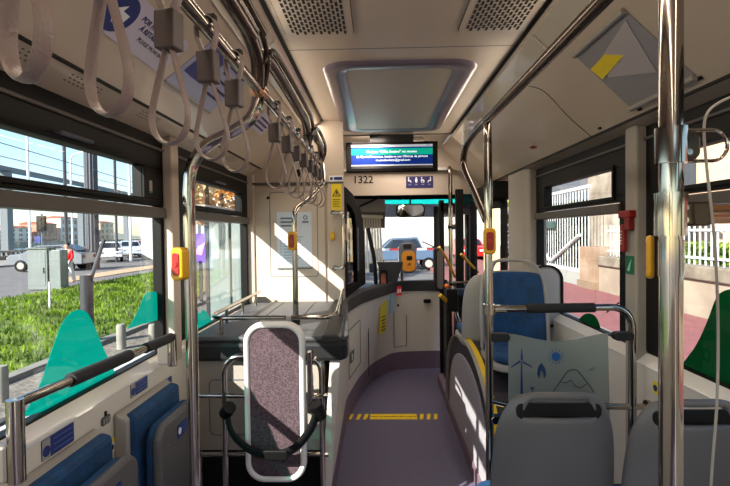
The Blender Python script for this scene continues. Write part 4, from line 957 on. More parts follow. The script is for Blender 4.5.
# ------------------------------------------------------------------ front door
t = thing('door_1', (1.1, 5.2, 0), '', ''); del t['label']; del t['category']; t['kind'] = 'structure'
MB().bb(1.02, 1.21, 4.3, 6.0, 1.84, 2.0).build('header', black, t, bevel=.02)
def leaf(x0, y0, x1, y1, nm):
    d = V((x1 - x0, y1 - y0, 0)); L = d.length; d.normalize(); a = V((x0, y0, 0)); n = V((-d.y, d.x, 0)) * .035
    def r(u0, u1, z0, z1, m=m): return m.slab([a + d * u0 + V((0, 0, z0)), a + d * u1 + V((0, 0, z0)), a + d * u1 + V((0, 0, z1)), a + d * u0 + V((0, 0, z1))], n)
    mb = MB(); r(0, .055, .05, 1.84, mb); r(L - .055, L, .05, 1.84, mb); r(0, L, 1.76, 1.84, mb); r(0, L, .05, .16, mb)
    f = mb.build(nm, black, t); mb = MB(); g2 = n * .4; n0 = n.copy()
    mb.slab([a + g2 + d * .05 + V((0, 0, .15)), a + g2 + d * (L - .05) + V((0, 0, .15)), a + g2 + d * (L - .05) + V((0, 0, 1.77)), a + g2 + d * .05 + V((0, 0, 1.77))], n * .12); mb.build('pane', winglass, f)
    return f
leaf(.66, 5.45, 1.15, 5.95, 'door_leaf'); leaf(1.17, 4.36, .93, 4.72, 'door_leaf')
# black posts by the door
for px, py0, py1, y_, w_, lab in ((441.5, 200, 347, 5.25, .055, 'black upright post at the end of the front wall'), (459.5, 189, 352, 4.6, .075, 'thicker black upright post behind the thin steel pole')):
    a = P(px, py0, Y=y_); MB().bb(a.x - w_ / 2, a.x + w_ / 2, y_, y_ + .05, 0, a.z).build('door_post', black, bevel=.006, **T(lab, 'post'))
a = P(441, 203, Y=5.25); b = P(462, 203, Y=5.25); MB().bb(a.x, b.x, 5.25, 5.30, a.z - .10, a.z).build('door_beam', black, **T('short black beam between the two black door posts', 'beam'))
MB().slab([(.70, 5.22, 0), (.70, 5.22, .95), (.66, 4.7, .95), (.66, 4.7, 0)], (.03, 0, 0)).build('low_divider', dgrey, **T('dark low side panel between the front wall and door step', 'panel'))
def hr(pts, nm, lab, y_=4.5, r=.013):
    t = thing(nm, P(*pts[0], Y=y_), lab, 'handrail', 'yellow door handrails')
    MB().tube(bend([P(a, b, Y=y_ + .12 * k) for k, (a, b) in enumerate(pts)], .06), r, 10).build('tube', yel2, t, smooth=True); return t
hr([(439, 247), (446, 257), (455, 277)], 'door_handrail', 'yellow slanted handrail beside the dark pad')
hr([(461, 254), (472, 266), (478, 272)], 'door_handrail', 'yellow slanted handrail beyond the thin steel pole')
t = hr([(440, 295), (449, 303), (456, 312)], 'door_handrail', 'low yellow handrail rising from the wheel arch', 4.2, .017)
MB().tube([P(455, 310, Y=4.42), P(462, 330, Y=3.9)], .015, 10).build('steel_end', chrome, t, smooth=True)
t = thing('door_controls', P(450, 290, Y=4.3), 'cluster of dark boxes with an orange knob under the thin steel pole', 'control box')
MB().box(P(452, 300, Y=4.3), (.10, .08, .20)).build('body', black, t, bevel=.01); MB().ball(P(447, 286, Y=4.25), .022).build('knob', mat('amber', (.90, .45, .12), .4), t, smooth=True)
MB().box(P(462, 292, Y=4.3), (.10, .10, .06)).build('box', mat('dash_blue', (.1, .16, .25)), t, bevel=.01)
MB().tube([P(455, 283, Y=4.3), P(475, 281, Y=4.3)], .012, 8).build('arm', chrome, t, smooth=True)
# ------------------------------------------------------------------ outside
GZ = -.35
asph = mat('asphalt', (.38, .37, .37), .85, noise=.10, nscale=1.5)
MB().bb(-31, 60, -40, 90, GZ - .1, GZ - .02).build('road', asph, **ST)
grass = leafmat('grass_blades', (.17, .29, .04), (.52, .64, .11), 1.6)
gbase = mat('grass_base', (.16, .24, .05), .9, col2=(.40, .46, .12), nscale=1.2)
MB().slab([(-5.0, -6, GZ - .02), (-5.0, 12, GZ - .02), (-7.4, 24, GZ - .02), (-11.4, 25, GZ - .02), (-11.4, -6, GZ - .02)], (0, 0, .06)).build('lawn', gbase, **ST)
m = MB(); rnd = random.Random(3)
for _ in range(17000):
    y = 2 + 22 * rnd.random() ** 1.3; x0 = -5.05 - max(0, (y - 12) * .2); x = x0 - (11.3 + x0) * rnd.random() if False else x0 + (-11.3 - x0) * rnd.random()
    if y > 2.2 * abs(x) + 2: pass
    h = rnd.uniform(.05, .13); a = rnd.uniform(0, 6.28); w = .012 + .0015 * y
    dx, dy = math.cos(a) * w, math.sin(a) * w; lx, ly = rnd.uniform(-.04, .04), rnd.uniform(-.04, .04)
    m.poly([(x - dx, y - dy, GZ + .03), (x + dx, y + dy, GZ + .03), (x + lx, y + ly, GZ + .04 + h)])
m.build('grass', grass, kind='stuff', **T('bright green grass of the verge outside the left windows', 'grass'))
MB().bb(-5.0, -4.82, -6, 30, GZ - .02, GZ + .07).build('kerb', mat('kerb_stone', (.46, .45, .42), .8, noise=.15, nscale=3), **ST)
MB().bb(-4.82, -3.2, -6, 40, GZ - .02, GZ + .004).build('gravel_strip', mat('gravel', (.30, .28, .26), .95, col2=(.50, .47, .43), nscale=22, bump=.6, bscale=30), **ST)
MB().bb(-3.9, -3.83, -6, 40, GZ, GZ + .03).build('tram_rail', mat('rail_steel', (.45, .44, .45), .3, .8), **T('tram rail running through the gravel strip nearest the bus', 'rail'))
MB().bb(-14.5, -13, 20, 90, GZ - .02, GZ + .01).build('pavement', mat('tan_pavement', (.66, .56, .45), .8), **ST)
MB().bb(-30.6, -24, -40, 90, GZ - .02, GZ + .10).build('river_pavement', mat('pale_pavement', (.50, .48, .45), .8), **ST)
# river, far bank
MB().bb(-190, -31, -60, 420, -4.2, -4.0).build('river', mat('river_water', (.38, .56, .66), .12, noise=.15, nscale=.3), **ST)
MB().bb(-260, -190, -90, 460, -4.2, -1.0).build('far_bank', mat('bank_earth', (.60, .56, .48), .9), **ST)
stone = mat('weathered_stone', (.62, .58, .54), .85, col2=(.42, .39, .36), nscale=1.2)
t = thing('river_parapet', (-30.5, 30, GZ), 'weathered stone balustrade along the river', 'balustrade')
MB().bb(-30.7, -30.3, 10, 88, GZ + .65, GZ + .82).build('coping', stone, t); MB().bb(-30.7, -30.3, 10, 88, GZ, GZ + .38).build('plinth', stone, t)
m = MB(); 
for k in range(150): m.tube([(-30.5, 10.2 + .52 * k, GZ + .38), (-30.5, 10.2 + .52 * k, GZ + .50), (-30.5, 10.2 + .52 * k, GZ + .65)], [.09, .14, .08], 6)
m.build('balusters', stone, t, kind='stuff')
# far buildings on the other bank
cols = [(.72, .68, .62), (.80, .76, .70), (.66, .48, .40), (.76, .72, .68), (.62, .60, .60), (.82, .70, .58)]
tones = ['grey beige', 'cream', 'brick red', 'pale grey', 'slate grey', 'sand coloured']
def building(x, y, w, d, h, k, lab, fx=1, floors=3, bays=4, cat='building', grp=None, z0=-1.0, roofc=(.55, .32, .25), wm=None):
    t = thing('building', (x, y, z0), lab, cat, grp)
    MB().bb(x - w / 2, x + w / 2, y - d / 2, y + d / 2, z0, z0 + h).build('wall', wm or mat('facade_%d' % k, cols[k % 6], .8, noise=.06, nscale=1), t)
    MB().slab([(x - w / 2 - .3, y - d / 2 - .3, z0 + h), (x + w / 2 + .3, y - d / 2 - .3, z0 + h), (x + w / 2 + .3, y, z0 + h * 1.0 + 1.6), (x - w / 2 - .3, y, z0 + h + 1.6)][:2] + [(x + w / 2 + .3, y - d / 2 - .3, z0 + h + .3), (x, y - d / 2 - .3, z0 + h + 1.4), (x - w / 2 - .3, y - d / 2 - .3, z0 + h + .3)], (0, d + .6, 0)).build('roof', mat('roof_tiles', roofc, .8), t)
    wmt = mat('window_dark', (.20, .22, .25), .15)
    for i in range(floors):
        for j in range(bays):
            yy = y - d / 2 + d * (j + .5) / bays; zz = z0 + h * (i + .5) / floors
            MB().bb(x + fx * (w / 2 - .02), x + fx * (w / 2 + .06), yy - d / bays * .22, yy + d / bays * .22, zz - h / floors * .28, zz + h / floors * .28).build('window', wmt, t)
    return t
lab6 = ['low grey beige house at the far end of the river view', 'cream house across the river left of the traffic light', 'brick red house across the river behind the traffic light', 'pale grey block across the river above the red jacket', 'slate grey warehouse across the river', 'sand coloured house across the river near the white column']
for k in range(6):
    building(-200, 236 + 21 * k, 10, 17, (6, 7.5, 10, 14, 9, 12)[k], k, lab6[k], grp='houses on the far river bank', bays=3)
t = thing('wooded_hill', (-240, 120, -1), 'hazy wooded hill beyond the river', 'hill'); t['kind'] = 'structure'; del t['label']; del t['category']
MB().grid(lambda u, v: (-225 - 60 * v, -60 + 560 * u, -2 + (6 + 6 * math.sin(u * 9) + 3 * math.sin(u * 23)) * v), 40, 4).build('slope', mat('hill_green', (.50, .52, .48), .9, noise=.2, nscale=.1), t)
# white high blocks beyond
building(-33.5 - 12, 118, 10, 16, 26, 1, 'tall white apartment block seen behind the concrete column', floors=8, bays=5, wm=mat('white_facade', (.72, .72, .70), .7))
building(-20, 69, 14, 10, 16, 3, 'white facade beyond the parked cars in the first left window', fx=1, floors=5, bays=3, z0=GZ, wm=mat('white_facade', (.72, .72, .70)))
# viaduct
t = thing('viaduct', (-45, 90, -4), 'grey concrete viaduct crossing behind the left upper panes', 'bridge')
a, b = P(0, 166, Y=60), P(150, 189, Y=120)
dv = (b - a); a = a - dv * .5; b = b + dv * .3; dv.z = 0; z_ = 10.0; nd = dv.normalized(); pn = V((-nd.y, nd.x, 0)) * 1.5
conc = mat('viaduct_concrete', (.40, .41, .42), .8)
MB().slab([V((a.x, a.y, z_)), V((b.x, b.y, z_ + 1)), V((b.x, b.y, z_ + 1.5)), V((a.x, a.y, z_ + .5))], pn).build('deck', conc, t)
m = MB(); MB().slab([V((a.x, a.y, z_ + 1.6)), V((b.x, b.y, z_ + 2.6)), V((b.x, b.y, z_ + 2.7)), V((a.x, a.y, z_ + 1.7))], pn * .02).build('railing', conc, t)
for k in range(5):
    q = a.lerp(b, (k + .5) / 5) + pn * .5; MB().bb(q.x - .5, q.x + .5, q.y - .5, q.y + .5, -4, z_ + .2).build('pier', conc, t)
# columns and poles
def fluted(c, r, h, label):
    t = thing('concrete_column', c, label, 'column')
    pts = [(c[0] + (r * (1 if k % 2 else .86)) * math.cos(6.283 * k / 28), c[1] + (r * (1 if k % 2 else .86)) * math.sin(6.283 * k / 28), c[2]) for k in range(28)]
    MB().slab(pts, (0, 0, h)).build('shaft', mat('column_concrete', (.30, .31, .34), .7), t)
fluted(tuple(P(93, 268, Z=GZ)), .37, 16, 'tall fluted grey column rising behind the utility cabinet')
p = P(88, 345, Z=GZ); MB().tube([p, p + V((0, 0, 1.22))], .105, 16).build('bollard_post', mat('dark_post', (.20, .20, .22), .5), smooth=True, **T('stout dark grey post on the grass behind the teal hill film', 'post'))
q = P(80, 285, Y=p.y + .1); MB().tube([p + V((0, .1, 1.1)), P(104, 240, Y=p.y + .6)], .035, 8).build('leaning_bar', mat('steel_grey', (.25, .25, .26), .5), **T('grey bar leaning from the top of the stout dark post', 'bar'))
def bollard(px, py, h, r, lab):
    p = P(px, py, Z=GZ); t = thing('stone_bollard', p, lab, 'bollard', 'pale stone bollards by the gravel strip')
    MB().tube([p, p + V((0, 0, h * .9)), p + V((0, 0, h))], [r, r, r * .85], 14).build('body', mat('bollard_stone', (.52, .51, .47), .85, noise=.15, nscale=6), t, smooth=True)
bollard(121.5, 349, .42, .075, 'pale stone bollard between the two teal films'); bollard(2, 402, .42, .07, 'pale stone bollard cut off at the left edge'); bollard(153, 344, .35, .07, 'pale stone bollard close to the left pillar')
def polet(name, px, py, r, h, lab, m, cat='pole'):
    p = P(px, py, Z=GZ); return MB().tube([p, p + V((0, 0, h))], r, 8).build(name, m, smooth=True, **T(lab, cat))
wp = mat('white_paint', (.85, .86, .87), .5)
polet('lamp_post', 30.5, 262, .09, 14, 'pale lamp post left of the traffic light', wp)
polet('lamp_post', 67, 262, .12, 9.6, 'dark post behind the person in red', mat('dark_post', (.28, .28, .3)))
polet('marker_post', 50, 311, .025, .75, 'thin white marker post in the grass before the cabinet', wp)
polet('tram_mast', 131, 262, .10, 10, 'thin pale mast among the parked cars', wp); polet('tram_mast', 117, 262, .10, 8, 'thin dark mast beside the parked cars', mat('dark_post', (.28, .28, .3)))
t = thing('street_light', P(73, 262, Z=GZ), 'tall street light with a curved arm beside the grey column', 'street light')
p = P(73, 262, Z=GZ); zz = P(73, 155, Y=p.y).z; MB().tube(bend([p, V((p.x, p.y, zz)), V((p.x + 2.2, p.y, zz + .5))], .5), .06, 8).build('mast', wp, t, smooth=True); MB().box((p.x + 2.3, p.y, zz + .5), (.6, .3, .12)).build('lamp', wp, t)
t = thing('traffic_light', P(43, 262, Z=GZ), 'black traffic light with three lamps above the utility cabinet', 'traffic light')
p = P(43, 266, Z=GZ); MB().tube([p, V((p.x, p.y, P(43, 214, Y=p.y).z))], .06, 8).build('post', greytxt, t, smooth=True)
a, b = P(37.5, 216, Y=p.y - .2), P(46, 231, Y=p.y - .2)
MB().bb(a.x, b.x, p.y - .35, p.y - .1, b.z, a.z).build('housing', black, t, bevel=.03)
for k in range(3): MB().tube([V(((a.x + b.x) / 2, p.y - .36, b.z + (a.z - b.z) * (.2 + .3 * k))), V(((a.x + b.x) / 2, p.y - .39, b.z + (a.z - b.z) * (.2 + .3 * k)))], .10, 12).build('lamp', dgrey, t)
MB().bb(P(35, 240, Y=p.y).x, P(41, 240, Y=p.y).x, p.y - .05, p.y, P(35, 243, Y=p.y).z, P(35, 236, Y=p.y).z).build('road_sign', blue, t)
# utility cabinet
a = P(28, 290, Z=GZ); b = P(60, 288, Y=a.y); h = P(45, 249, Y=a.y).z - GZ
t = thing('utility_cabinet', (a.x, a.y, GZ), 'pale grey steel utility cabinet on the verge', 'cabinet')
cabm = mat('cabinet_grey', (.42, .45, .44), .5, noise=.06, nscale=3); w_ = b.x - a.x
MB().bb(a.x, a.x + w_ * .62, a.y, a.y + .5, GZ, GZ + h).build('body', cabm, t, bevel=.02); MB().bb(a.x + w_ * .64, b.x, a.y + .05, a.y + .5, GZ, GZ + h * .97).build('side_body', cabm, t, bevel=.02)
MB().bb(a.x - .04, a.x + w_ * .64, a.y - .04, a.y + .55, GZ + h, GZ + h + .05).build('lid', mat('cabinet_lid', (.34, .37, .34), .5), t)
MB().bb(a.x + .06, a.x + w_ * .56, a.y - .012, a.y, GZ + .15, GZ + h - .1).build('door', cabm, t); MB().bb(a.x + w_ * .5, a.x + w_ * .53, a.y - .03, a.y - .012, GZ + .6, GZ + .8).build('handle', dgrey, t)
# cars
def car(loc, rz, col, label, L=4.2, kind='hatch', name='car'):
    t = thing(name, loc, label, 'car', 'cars outside'); o = V(loc); body = mat('car_%s' % '_'.join(str(int(c * 99)) for c in col), col, .25, coat=.5)
    W = 1.72; R = L / 4.2
    pr = [(-2.1, .35), (-2.08, .75), (-1.95, .92), (-1.25, 1.0), (-.55, 1.42), (.9, 1.46), (1.75, 1.05), (2.08, .95), (2.1, .35)] if kind == 'hatch' else [(-2.1, .5), (-2.08, .95), (-1.2, 1.08), (-.6, 1.62), (.75, 1.66), (1.0, 1.12), (2.1, 1.10), (2.1, .5)]
    m = MB(); m.slab([(x * R, -W / 2, z) for x, z in pr], (0, W, 0)); 
    for v in m.b.verts:
        if v.co.z > 1.1: v.co.y *= .82
    for v in m.b.verts: v.co += o
    m.build('body', body, t, bevel=.05, smooth=True)
    gl = mat('car_glass', (.12, .14, .17), .08)
    wp_ = [(-1.1, 1.02), (-.55, 1.36), (.85, 1.39), (1.4, 1.04)] if kind == 'hatch' else [(-1.0, 1.12), (-.55, 1.54), (.68, 1.57), (.85, 1.15)]
    for s in (-1, 1):
        MB().slab([o + V((x * R, s * W / 2 * (.95 if z < 1.2 else .84), z)) for x, z in wp_], (0, s * .03, 0)).build('side_window', gl, t)
        for x in (-1.3, 1.3):
            w = MB().tube([o + V((x * R, s * (W / 2 - .18), .32)), o + V((x * R, s * (W / 2 + .02), .32))], .32, 20).build('wheel', blackr, t); MB().tube([o + V((x * R, s * (W / 2 + .02), .32)), o + V((x * R, s * (W / 2 + .03), .32))], .19, 14).build('hub_cap', seatg2, w)
    z0, z1, x0, x1 = (1.04, 1.36, -1.22, -.66) if kind == 'hatch' else (1.12, 1.56, -1.16, -.66)
    MB().slab([o + V((x0 * R, -W * .40, z0)), o + V((x0 * R, W * .40, z0)), o + V((x1 * R, W * .36, z1)), o + V((x1 * R, -W * .36, z1))], (-.04, 0, .03)).build('windscreen', gl, t)
    MB().slab([o + V((1.70 * R, -W * .38, 1.10)), o + V((1.70 * R, W * .38, 1.10)), o + V((.98 * R, W * .36, 1.42)), o + V((.98 * R, -W * .36, 1.42))], (.04, 0, .03)).build('rear_window', gl, t)
    for s in (-1, 1):
        MB().box(o + V((-2.08 * R, s * .6, .72)), (.08, .35, .14)).build('headlight', whitef, t, bevel=.02); MB().box(o + V((2.08 * R, s * .65, .78)), (.08, .25, .18)).build('tail_light', red, t, bevel=.02)
    MB().box(o + V((-2.1 * R, 0, .45)), (.06, .5, .11)).build('number_plate', whitef, t)
    t.rotation_euler.z = rz; return t
PI = math.pi
p = P(46, 271, Z=GZ); car((p.x, p.y + .6, GZ), .12, (.42, .43, .45), 'silver car passing behind the utility cabinet', 4.0)
for k, (px, col, lab) in enumerate(((110, (.85, .86, .88), 'white car first in the parked row beyond the verge'), (130, (.70, .74, .80), 'pale car second in the parked row'), (143, (.70, .20, .22), 'red car at the end of the parked row'))):
    p = P(px, 257, Y=36 + 6 * k); car((p.x, p.y, GZ), PI / 2 + .5, col, lab, 4.1)
# person in red
p = P(68, 284, Z=GZ)
def skinfig(name, verts, edges, rad, m, parent, o):
    me = bpy.data.meshes.new(name); me.from_pydata([tuple(V(v) * HS) for v in verts], edges, []); ob = bpy.data.objects.new(name, me); COL.objects.link(ob)
    s = ob.modifiers.new('skin', 'SKIN'); 
    for i, r in enumerate(rad): me.skin_vertices[0].data[i].radius = (r * HS, r * HS)
    me.skin_vertices[0].data[0].use_root = True
    q = ob.modifiers.new('sub', 'SUBSURF'); q.levels = 2; q.render_levels = 2; me.materials.append(m)
    ob.parent = parent; ORG[ob.name] = V(o); return ob
HS = .93
t = thing('person', p, 'person in a red jacket and white trousers walking past the cabinet', 'person')
vb = [(0, 0, .95), (0, 0, 1.15), (0, 0, 1.38), (0, 0, 1.50), (0, -.02, 1.62), (0, -.01, 1.73), (-.10, 0, .90), (-.12, -.12, .50), (-.12, -.05, .10), (-.12, -.18, .04), (.10, 0, .90), (.12, .10, .50), (.12, .28, .12), (.12, .18, .04), (-.20, 0, 1.42), (-.27, .06, 1.15), (-.26, -.08, .92), (-.26, -.12, .84), (.20, 0, 1.42), (.27, -.06, 1.15), (.25, -.22, 1.00), (.24, -.28, .95)]
eb = [(0, 1), (1, 2), (2, 3), (3, 4), (4, 5), (0, 6), (6, 7), (7, 8), (8, 9), (0, 10), (10, 11), (11, 12), (12, 13), (2, 14), (14, 15), (15, 16), (16, 17), (2, 18), (18, 19), (19, 20), (20, 21)]
rb = [.13, .12, .14, .05, .09, .085, .09, .06, .045, .04, .09, .06, .045, .04, .05, .04, .03, .035, .05, .04, .03, .035]
skinfig('body', vb, eb, rb, mat('skin', (.80, .60, .50), .5), t, p)
skinfig('jacket', [vb[i] for i in (0, 1, 2, 14, 15, 16, 18, 19, 20)], [(0, 1), (1, 2), (2, 3), (3, 4), (4, 5), (2, 6), (6, 7), (7, 8)], [.16, .15, .165, .07, .06, .05, .07, .06, .05], mat('red_cloth', (.90, .10, .08), .7), t, p)
skinfig('trousers', [vb[i] for i in (0, 6, 7, 8, 10, 11, 12)], [(0, 1), (1, 2), (2, 3), (0, 4), (4, 5), (5, 6)], [.145, .11, .085, .07, .11, .085, .07], mat('white_cloth', (.90, .89, .87), .7), t, p)
MB().ball(p + V((0, .02, 1.70)) * HS + (p - p) if False else V((p.x, p.y + .02, p.z + 1.71 * HS)), .10 * HS, 2, (1, 1.1, 1)).build('hair', mat('dark_hair', (.15, .11, .09), .7), t, smooth=True)
# wires
for k, (a, b) in enumerate((((0, 143), (140, 184)), ((0, 250), (0, 250)))[:1]):
    MB().tube([P(-40, 131, Y=25), P(70, 163, Y=34), P(145, 186, Y=42)], .025, 5).build('overhead_wire', darktxt, **T('overhead tram wire crossing the upper left pane', 'wire'))
# trees
def tree(p, h, r, lab, lm, trunk=.12, n=1400, name='tree', leaf=.16):
    t = thing(name, p, lab, 'tree'); rr = random.Random(int(abs(p[0] * 77 + p[1] * 13))); p = V(p)
    MB().tube([p, p + V((.1, 0, h * .4)), p + V((.0, .1, h * .75))], [trunk, trunk * .8, trunk * .4], 8).build('trunk', mat('bark', (.36, .30, .25), .9), t, smooth=True)
    m = MB(); cl = [(V((rr.uniform(-1, 1), rr.uniform(-1, 1), rr.uniform(-.6, .9))) * r * .6, rr.uniform(.35, .6) * r) for _ in range(9)]
    for _ in range(n):
        c, q = rr.choice(cl); d = V((rr.gauss(0, 1), rr.gauss(0, 1), rr.gauss(0, 1))).normalized() * q * rr.uniform(.5, 1.05)
        o = p + V((0, 0, h * .72)) + c + d; u = V((rr.gauss(0, 1), rr.gauss(0, 1), rr.gauss(0, 1))).normalized() * leaf; v = u.orthogonal().normalized() * leaf * .6
        m.poly([o - u, o + v, o + u, o - v])
    m.build('foliage', lm, t)
autumn = leafmat('autumn_leaf', (.72, .55, .35), (.88, .78, .62), 1); orangel = leafmat('orange_leaf', (.85, .50, .15), (.9, .7, .4), 1)
greenl = leafmat('green_leaf', (.35, .50, .12), (.70, .80, .30), 1)
tree((-4.2 - 1.6, 16, GZ), 6.0, 2.0, 'pale autumn tree in the second left window', autumn)
tree((-5.9, 22, GZ), 6.6, 2.0, 'tree with orange leaves beyond the second left window', orangel)
tree((-8.5, 26, GZ), 5.6, 2.2, 'dry brown tree behind the autumn tree', autumn)
building(-14, 44, 10, 12, 6.5, 3, 'pale house behind the trees in the second left window', floors=4, bays=3, z0=GZ, wm=mat('white_facade', (.72, .72, .70)))
for px, py, r, h, lab, mm in ((206, 268, .10, 8, 'blue grey mast in the second left window', mat('mast_blue', (.36, .42, .55), .5)), (221, 262, .13, 8, 'dark grey mast beside the blue grey mast', mat('dark_post', (.28, .28, .3))), (231, 262, .05, 3, 'thin pole right of the dark mast', mat('dark_post', (.28, .28, .3)))):
    polet('tram_mast', px, py, r, h, lab, mm)
a = P(200, 250, Y=13); t = thing('poster_stand', (a.x, 13, GZ), 'purple poster stand seen in the second left window', 'poster stand')
MB().bb(a.x - .28, a.x + .28, 13, 13.08, a.z - .35, a.z + .45).build('poster', mat('purple_poster', (.40, .25, .62), .5), t); MB().bb(a.x - .04, a.x + .04, 13, 13.06, GZ, a.z - .3).build('leg', dgrey, t)
MB().slab([(a.x - .15, 12.99, a.z - .1), (a.x + .05, 12.99, a.z - .15), (a.x + .15, 12.99, a.z + .2), (a.x - .05, 12.99, a.z + .1)], (0, .005, 0)).build('picture', mat('poster_pink', (.85, .55, .75), .5), t)
t = thing('glass_shelter', (-3.2, 9.6, GZ), 'glass tram shelter panels in the second left window', 'shelter')
for k in range(3):
    y = 8.4 + 1.3 * k; MB().bb(-3.05, -3.0, y, y + .06, GZ, 2.0).build('post', darktxt, t)
    if k < 2: MB().bb(-3.03, -3.02, y + .06, y + 1.3, GZ + .2, 1.9).build('panel', glassmat('shelter_glass', (.86, .92, .90), .08, 0, .25, (.85, .92, .90)), t)
MB().bb(-3.9, -3.0, 8.3, 11.1, 2.0, 2.08).build('roof', seatg2, t)
# ---- ahead
t = thing('street_barrier', (0, 21, GZ), 'red and white barrier tape across the street ahead', 'barrier')
a, b = P(362, 250, Y=21), P(436, 249, Y=21)
for k in range(8):
    MB().bb(a.x + (b.x - a.x) * k / 8, a.x + (b.x - a.x) * (k + 1) / 8, 21, 21.03, a.z - .03, a.z + .05).build('band', red if k % 2 else white, t)
for x in (a.x, (a.x + b.x) / 2, b.x): MB().bb(x - .03, x + .03, 21.03, 21.08, GZ, a.z + .1).build('post', wp, t)
p = P(402, 268, Z=GZ); car((p.x, 25, GZ), .0, (.28, .35, .44), 'blue car crossing ahead beyond the barrier tape', 4.1, 'pickup')
p = P(363, 262, Z=GZ); car((p.x - 1.6, 29, GZ), .0, (.55, .62, .70), 'grey blue car partly behind the cab curtain', 4.0)
p = P(470, 262, Z=GZ); car((5.9, 32, GZ), PI / 2, (.80, .12, .12), 'red car seen through the front door', 4.0)
def bike(x, y, z, lab):
    t = thing('bicycle', (x, y, z), lab, 'bicycle', 'bicycles carried ahead')
    for s in (-.45, .45): MB().tube(arc((x + s, y, z + .33), 0, 2 * PI, .33, (1, 0, 0), (0, 0, 1), 20), .025, 6).build('wheel', blackr, t)
    MB().tube([(x - .45, y, z + .33), (x - .1, y, z + .33), (x + .3, y, z + .8), (x - .2, y, z + .85), (x - .45, y, z + .33)], .025, 6).build('frame', darktxt, t)
    MB().tube([(x - .1, y, z + .33), (x - .25, y, z + .95)], .02, 6).build('seat_tube', darktxt, t); MB().tube([(x + .45, y, z + .33), (x + .28, y, z + 1.0)], .02, 6).build('fork', darktxt, t)
    MB().box((x - .25, y, z + .97), (.25, .12, .05)).build('saddle', black, t); MB().tube([(x + .28, y - .25, z + 1.0), (x + .28, y + .25, z + 1.0)], .02, 6).build('handlebar', black, t); t.rotation_euler.z = 1.2
a = P(417, 252, Y=26); bike(a.x, 26.6, GZ, 'bicycle left of its twin beside the blue car'); bike(a.x + .55, 26.8, GZ, 'bicycle right of its twin beside the blue car')
building(0, 57, 44, 10, 14, 1, 'sunlit white building closing the street ahead', floors=1, bays=1, z0=GZ, wm=mat('white_facade', (.72, .72, .70)))
# ---- right side
wallm = mat('plaster_wall', (.62, .57, .50), .85, col2=(.54, .48, .42), nscale=1.4)
MB().bb(2.6, 6.4, -30, 60, GZ - .02, GZ + .14).build('sidewalk', mat('pink_paving', (.50, .30, .30), .85, noise=.15, nscale=5), **ST)
coping = mat('coping_stone', (.40, .36, .31), .9, col2=(.52, .48, .42), nscale=3)
t = thing('garden_wall', (6.6, 5, GZ), 'plastered garden wall with stone coping outside the right windows', 'wall')
MB().bb(6.5, 6.9, -8, 14.3, GZ, .52).build('wall', wallm, t); MB().bb(6.42, 7.0, -8, 14.3, .52, .80).build('coping', coping, t, bevel=.03)
t = thing('gate_pillar', (6.6, 14.9, GZ), 'low brown stone gate pillar between the white gate and the garden wall', 'pillar')
MB().bb(6.35, 7.0, 14.35, 15.3, GZ, 1.05).build('shaft', mat('pillar_stone', (.52, .42, .34), .85, col2=(.64, .56, .48), nscale=1.2), t); MB().bb(6.28, 7.05, 14.3, 15.35, GZ, .0).build('base', mat('pillar_base', (.50, .42, .34), .9, noise=.1, nscale=2), t)
rp = mat('railing_white', (.78, .79, .80), .5)
t = thing('railing', (6.7, 5, .8), 'white iron railing on top of the garden wall', 'railing')
MB().bb(6.68, 6.74, -2, 14.2, .92, .97).build('lower_bar', rp, t); MB().bb(6.68, 6.74, -2, 14.2, 1.50, 1.55).build('upper_bar', rp, t)
for k in range(92): MB().bb(6.70, 6.725, -1.9 + .175 * k, -1.87 + .175 * k, .79, 1.68).build('bar', rp, t)
t = thing('iron_gate', (6.7, 18, GZ), 'white barred iron gate left of the stone pillar', 'gate')
MB().bb(6.68, 6.76, 15.4, 24.5, GZ + .05, .15).build('lower_panel', mat('gate_panel', (.60, .60, .58), .6), t); MB().bb(6.66, 6.78, 15.4, 24.5, .15, .26).build('mid_rail', rp, t); MB().bb(6.68, 6.76, 15.4, 24.5, 2.9, 3.0).build('top_rail', rp, t)
for k in range(38): MB().bb(6.71, 6.73, 15.5 + .24 * k, 15.53 + .24 * k, .25, 2.9).build('bar', rp, t)
for y0_, y1_, z0_, z1_ in ((16.0, 18.6, 1.4, .4), (22.0, 18.8, 2.4, .4)): MB().tube([(6.64, y0_, z0_), (6.64, y1_, z1_)], .06, 6).build('brace', rp, t)
MB().bb(6.60, 6.66, 18.2, 19.3, 1.65, 1.9).build('sign_plate', mat('dark_green_plate', (.20, .30, .28), .5), t)
MB().bb(7.6, 7.9, 14.6, 17.6, GZ, 4.2).build('stained_wall', mat('stained_white', (.66, .62, .56), .85, col2=(.46, .41, .36), nscale=1.1), **T('tall stained white wall behind the stone gate pillar', 'wall'))
def hedge(x0, x1, y0, y1, z0, z1, n, lab, lm, lf=.09):
    m = MB(); rr = random.Random(n)
    for _ in range(n):
        o = V((rr.uniform(x0, x1), rr.uniform(y0, y1), z0 + (z1 - z0) * rr.random() ** .8)); u = V((rr.gauss(0, 1), rr.gauss(0, 1), rr.gauss(0, 1))).normalized() * lf; v = u.orthogonal().normalized() * lf * .5
        m.poly([o - u, o + v, o + u, o - v])
    m.build('hedge', lm, **T(lab, 'hedge'))
MB().bb(6.9, 60, -10, 60, GZ, GZ + .4).build('garden_ground', mat('garden_soil', (.36, .33, .28), .9), **ST)
hgl = leafmat('hedge_leaf', (.22, .34, .06), (.62, .70, .20), 2.5)
hedge(7.15, 8.0, -1, 14.0, .1, 1.22, 6500, 'leafy green hedge behind the white railing', hgl, .11)
dgl = leafmat('dark_green_leaf', (.10, .15, .07), (.26, .32, .14), 1)
hedge(7.6, 9.2, 18.4, 29, .05, 2.7, 4200, 'dark shrubs behind the white iron gate', dgl, .16)
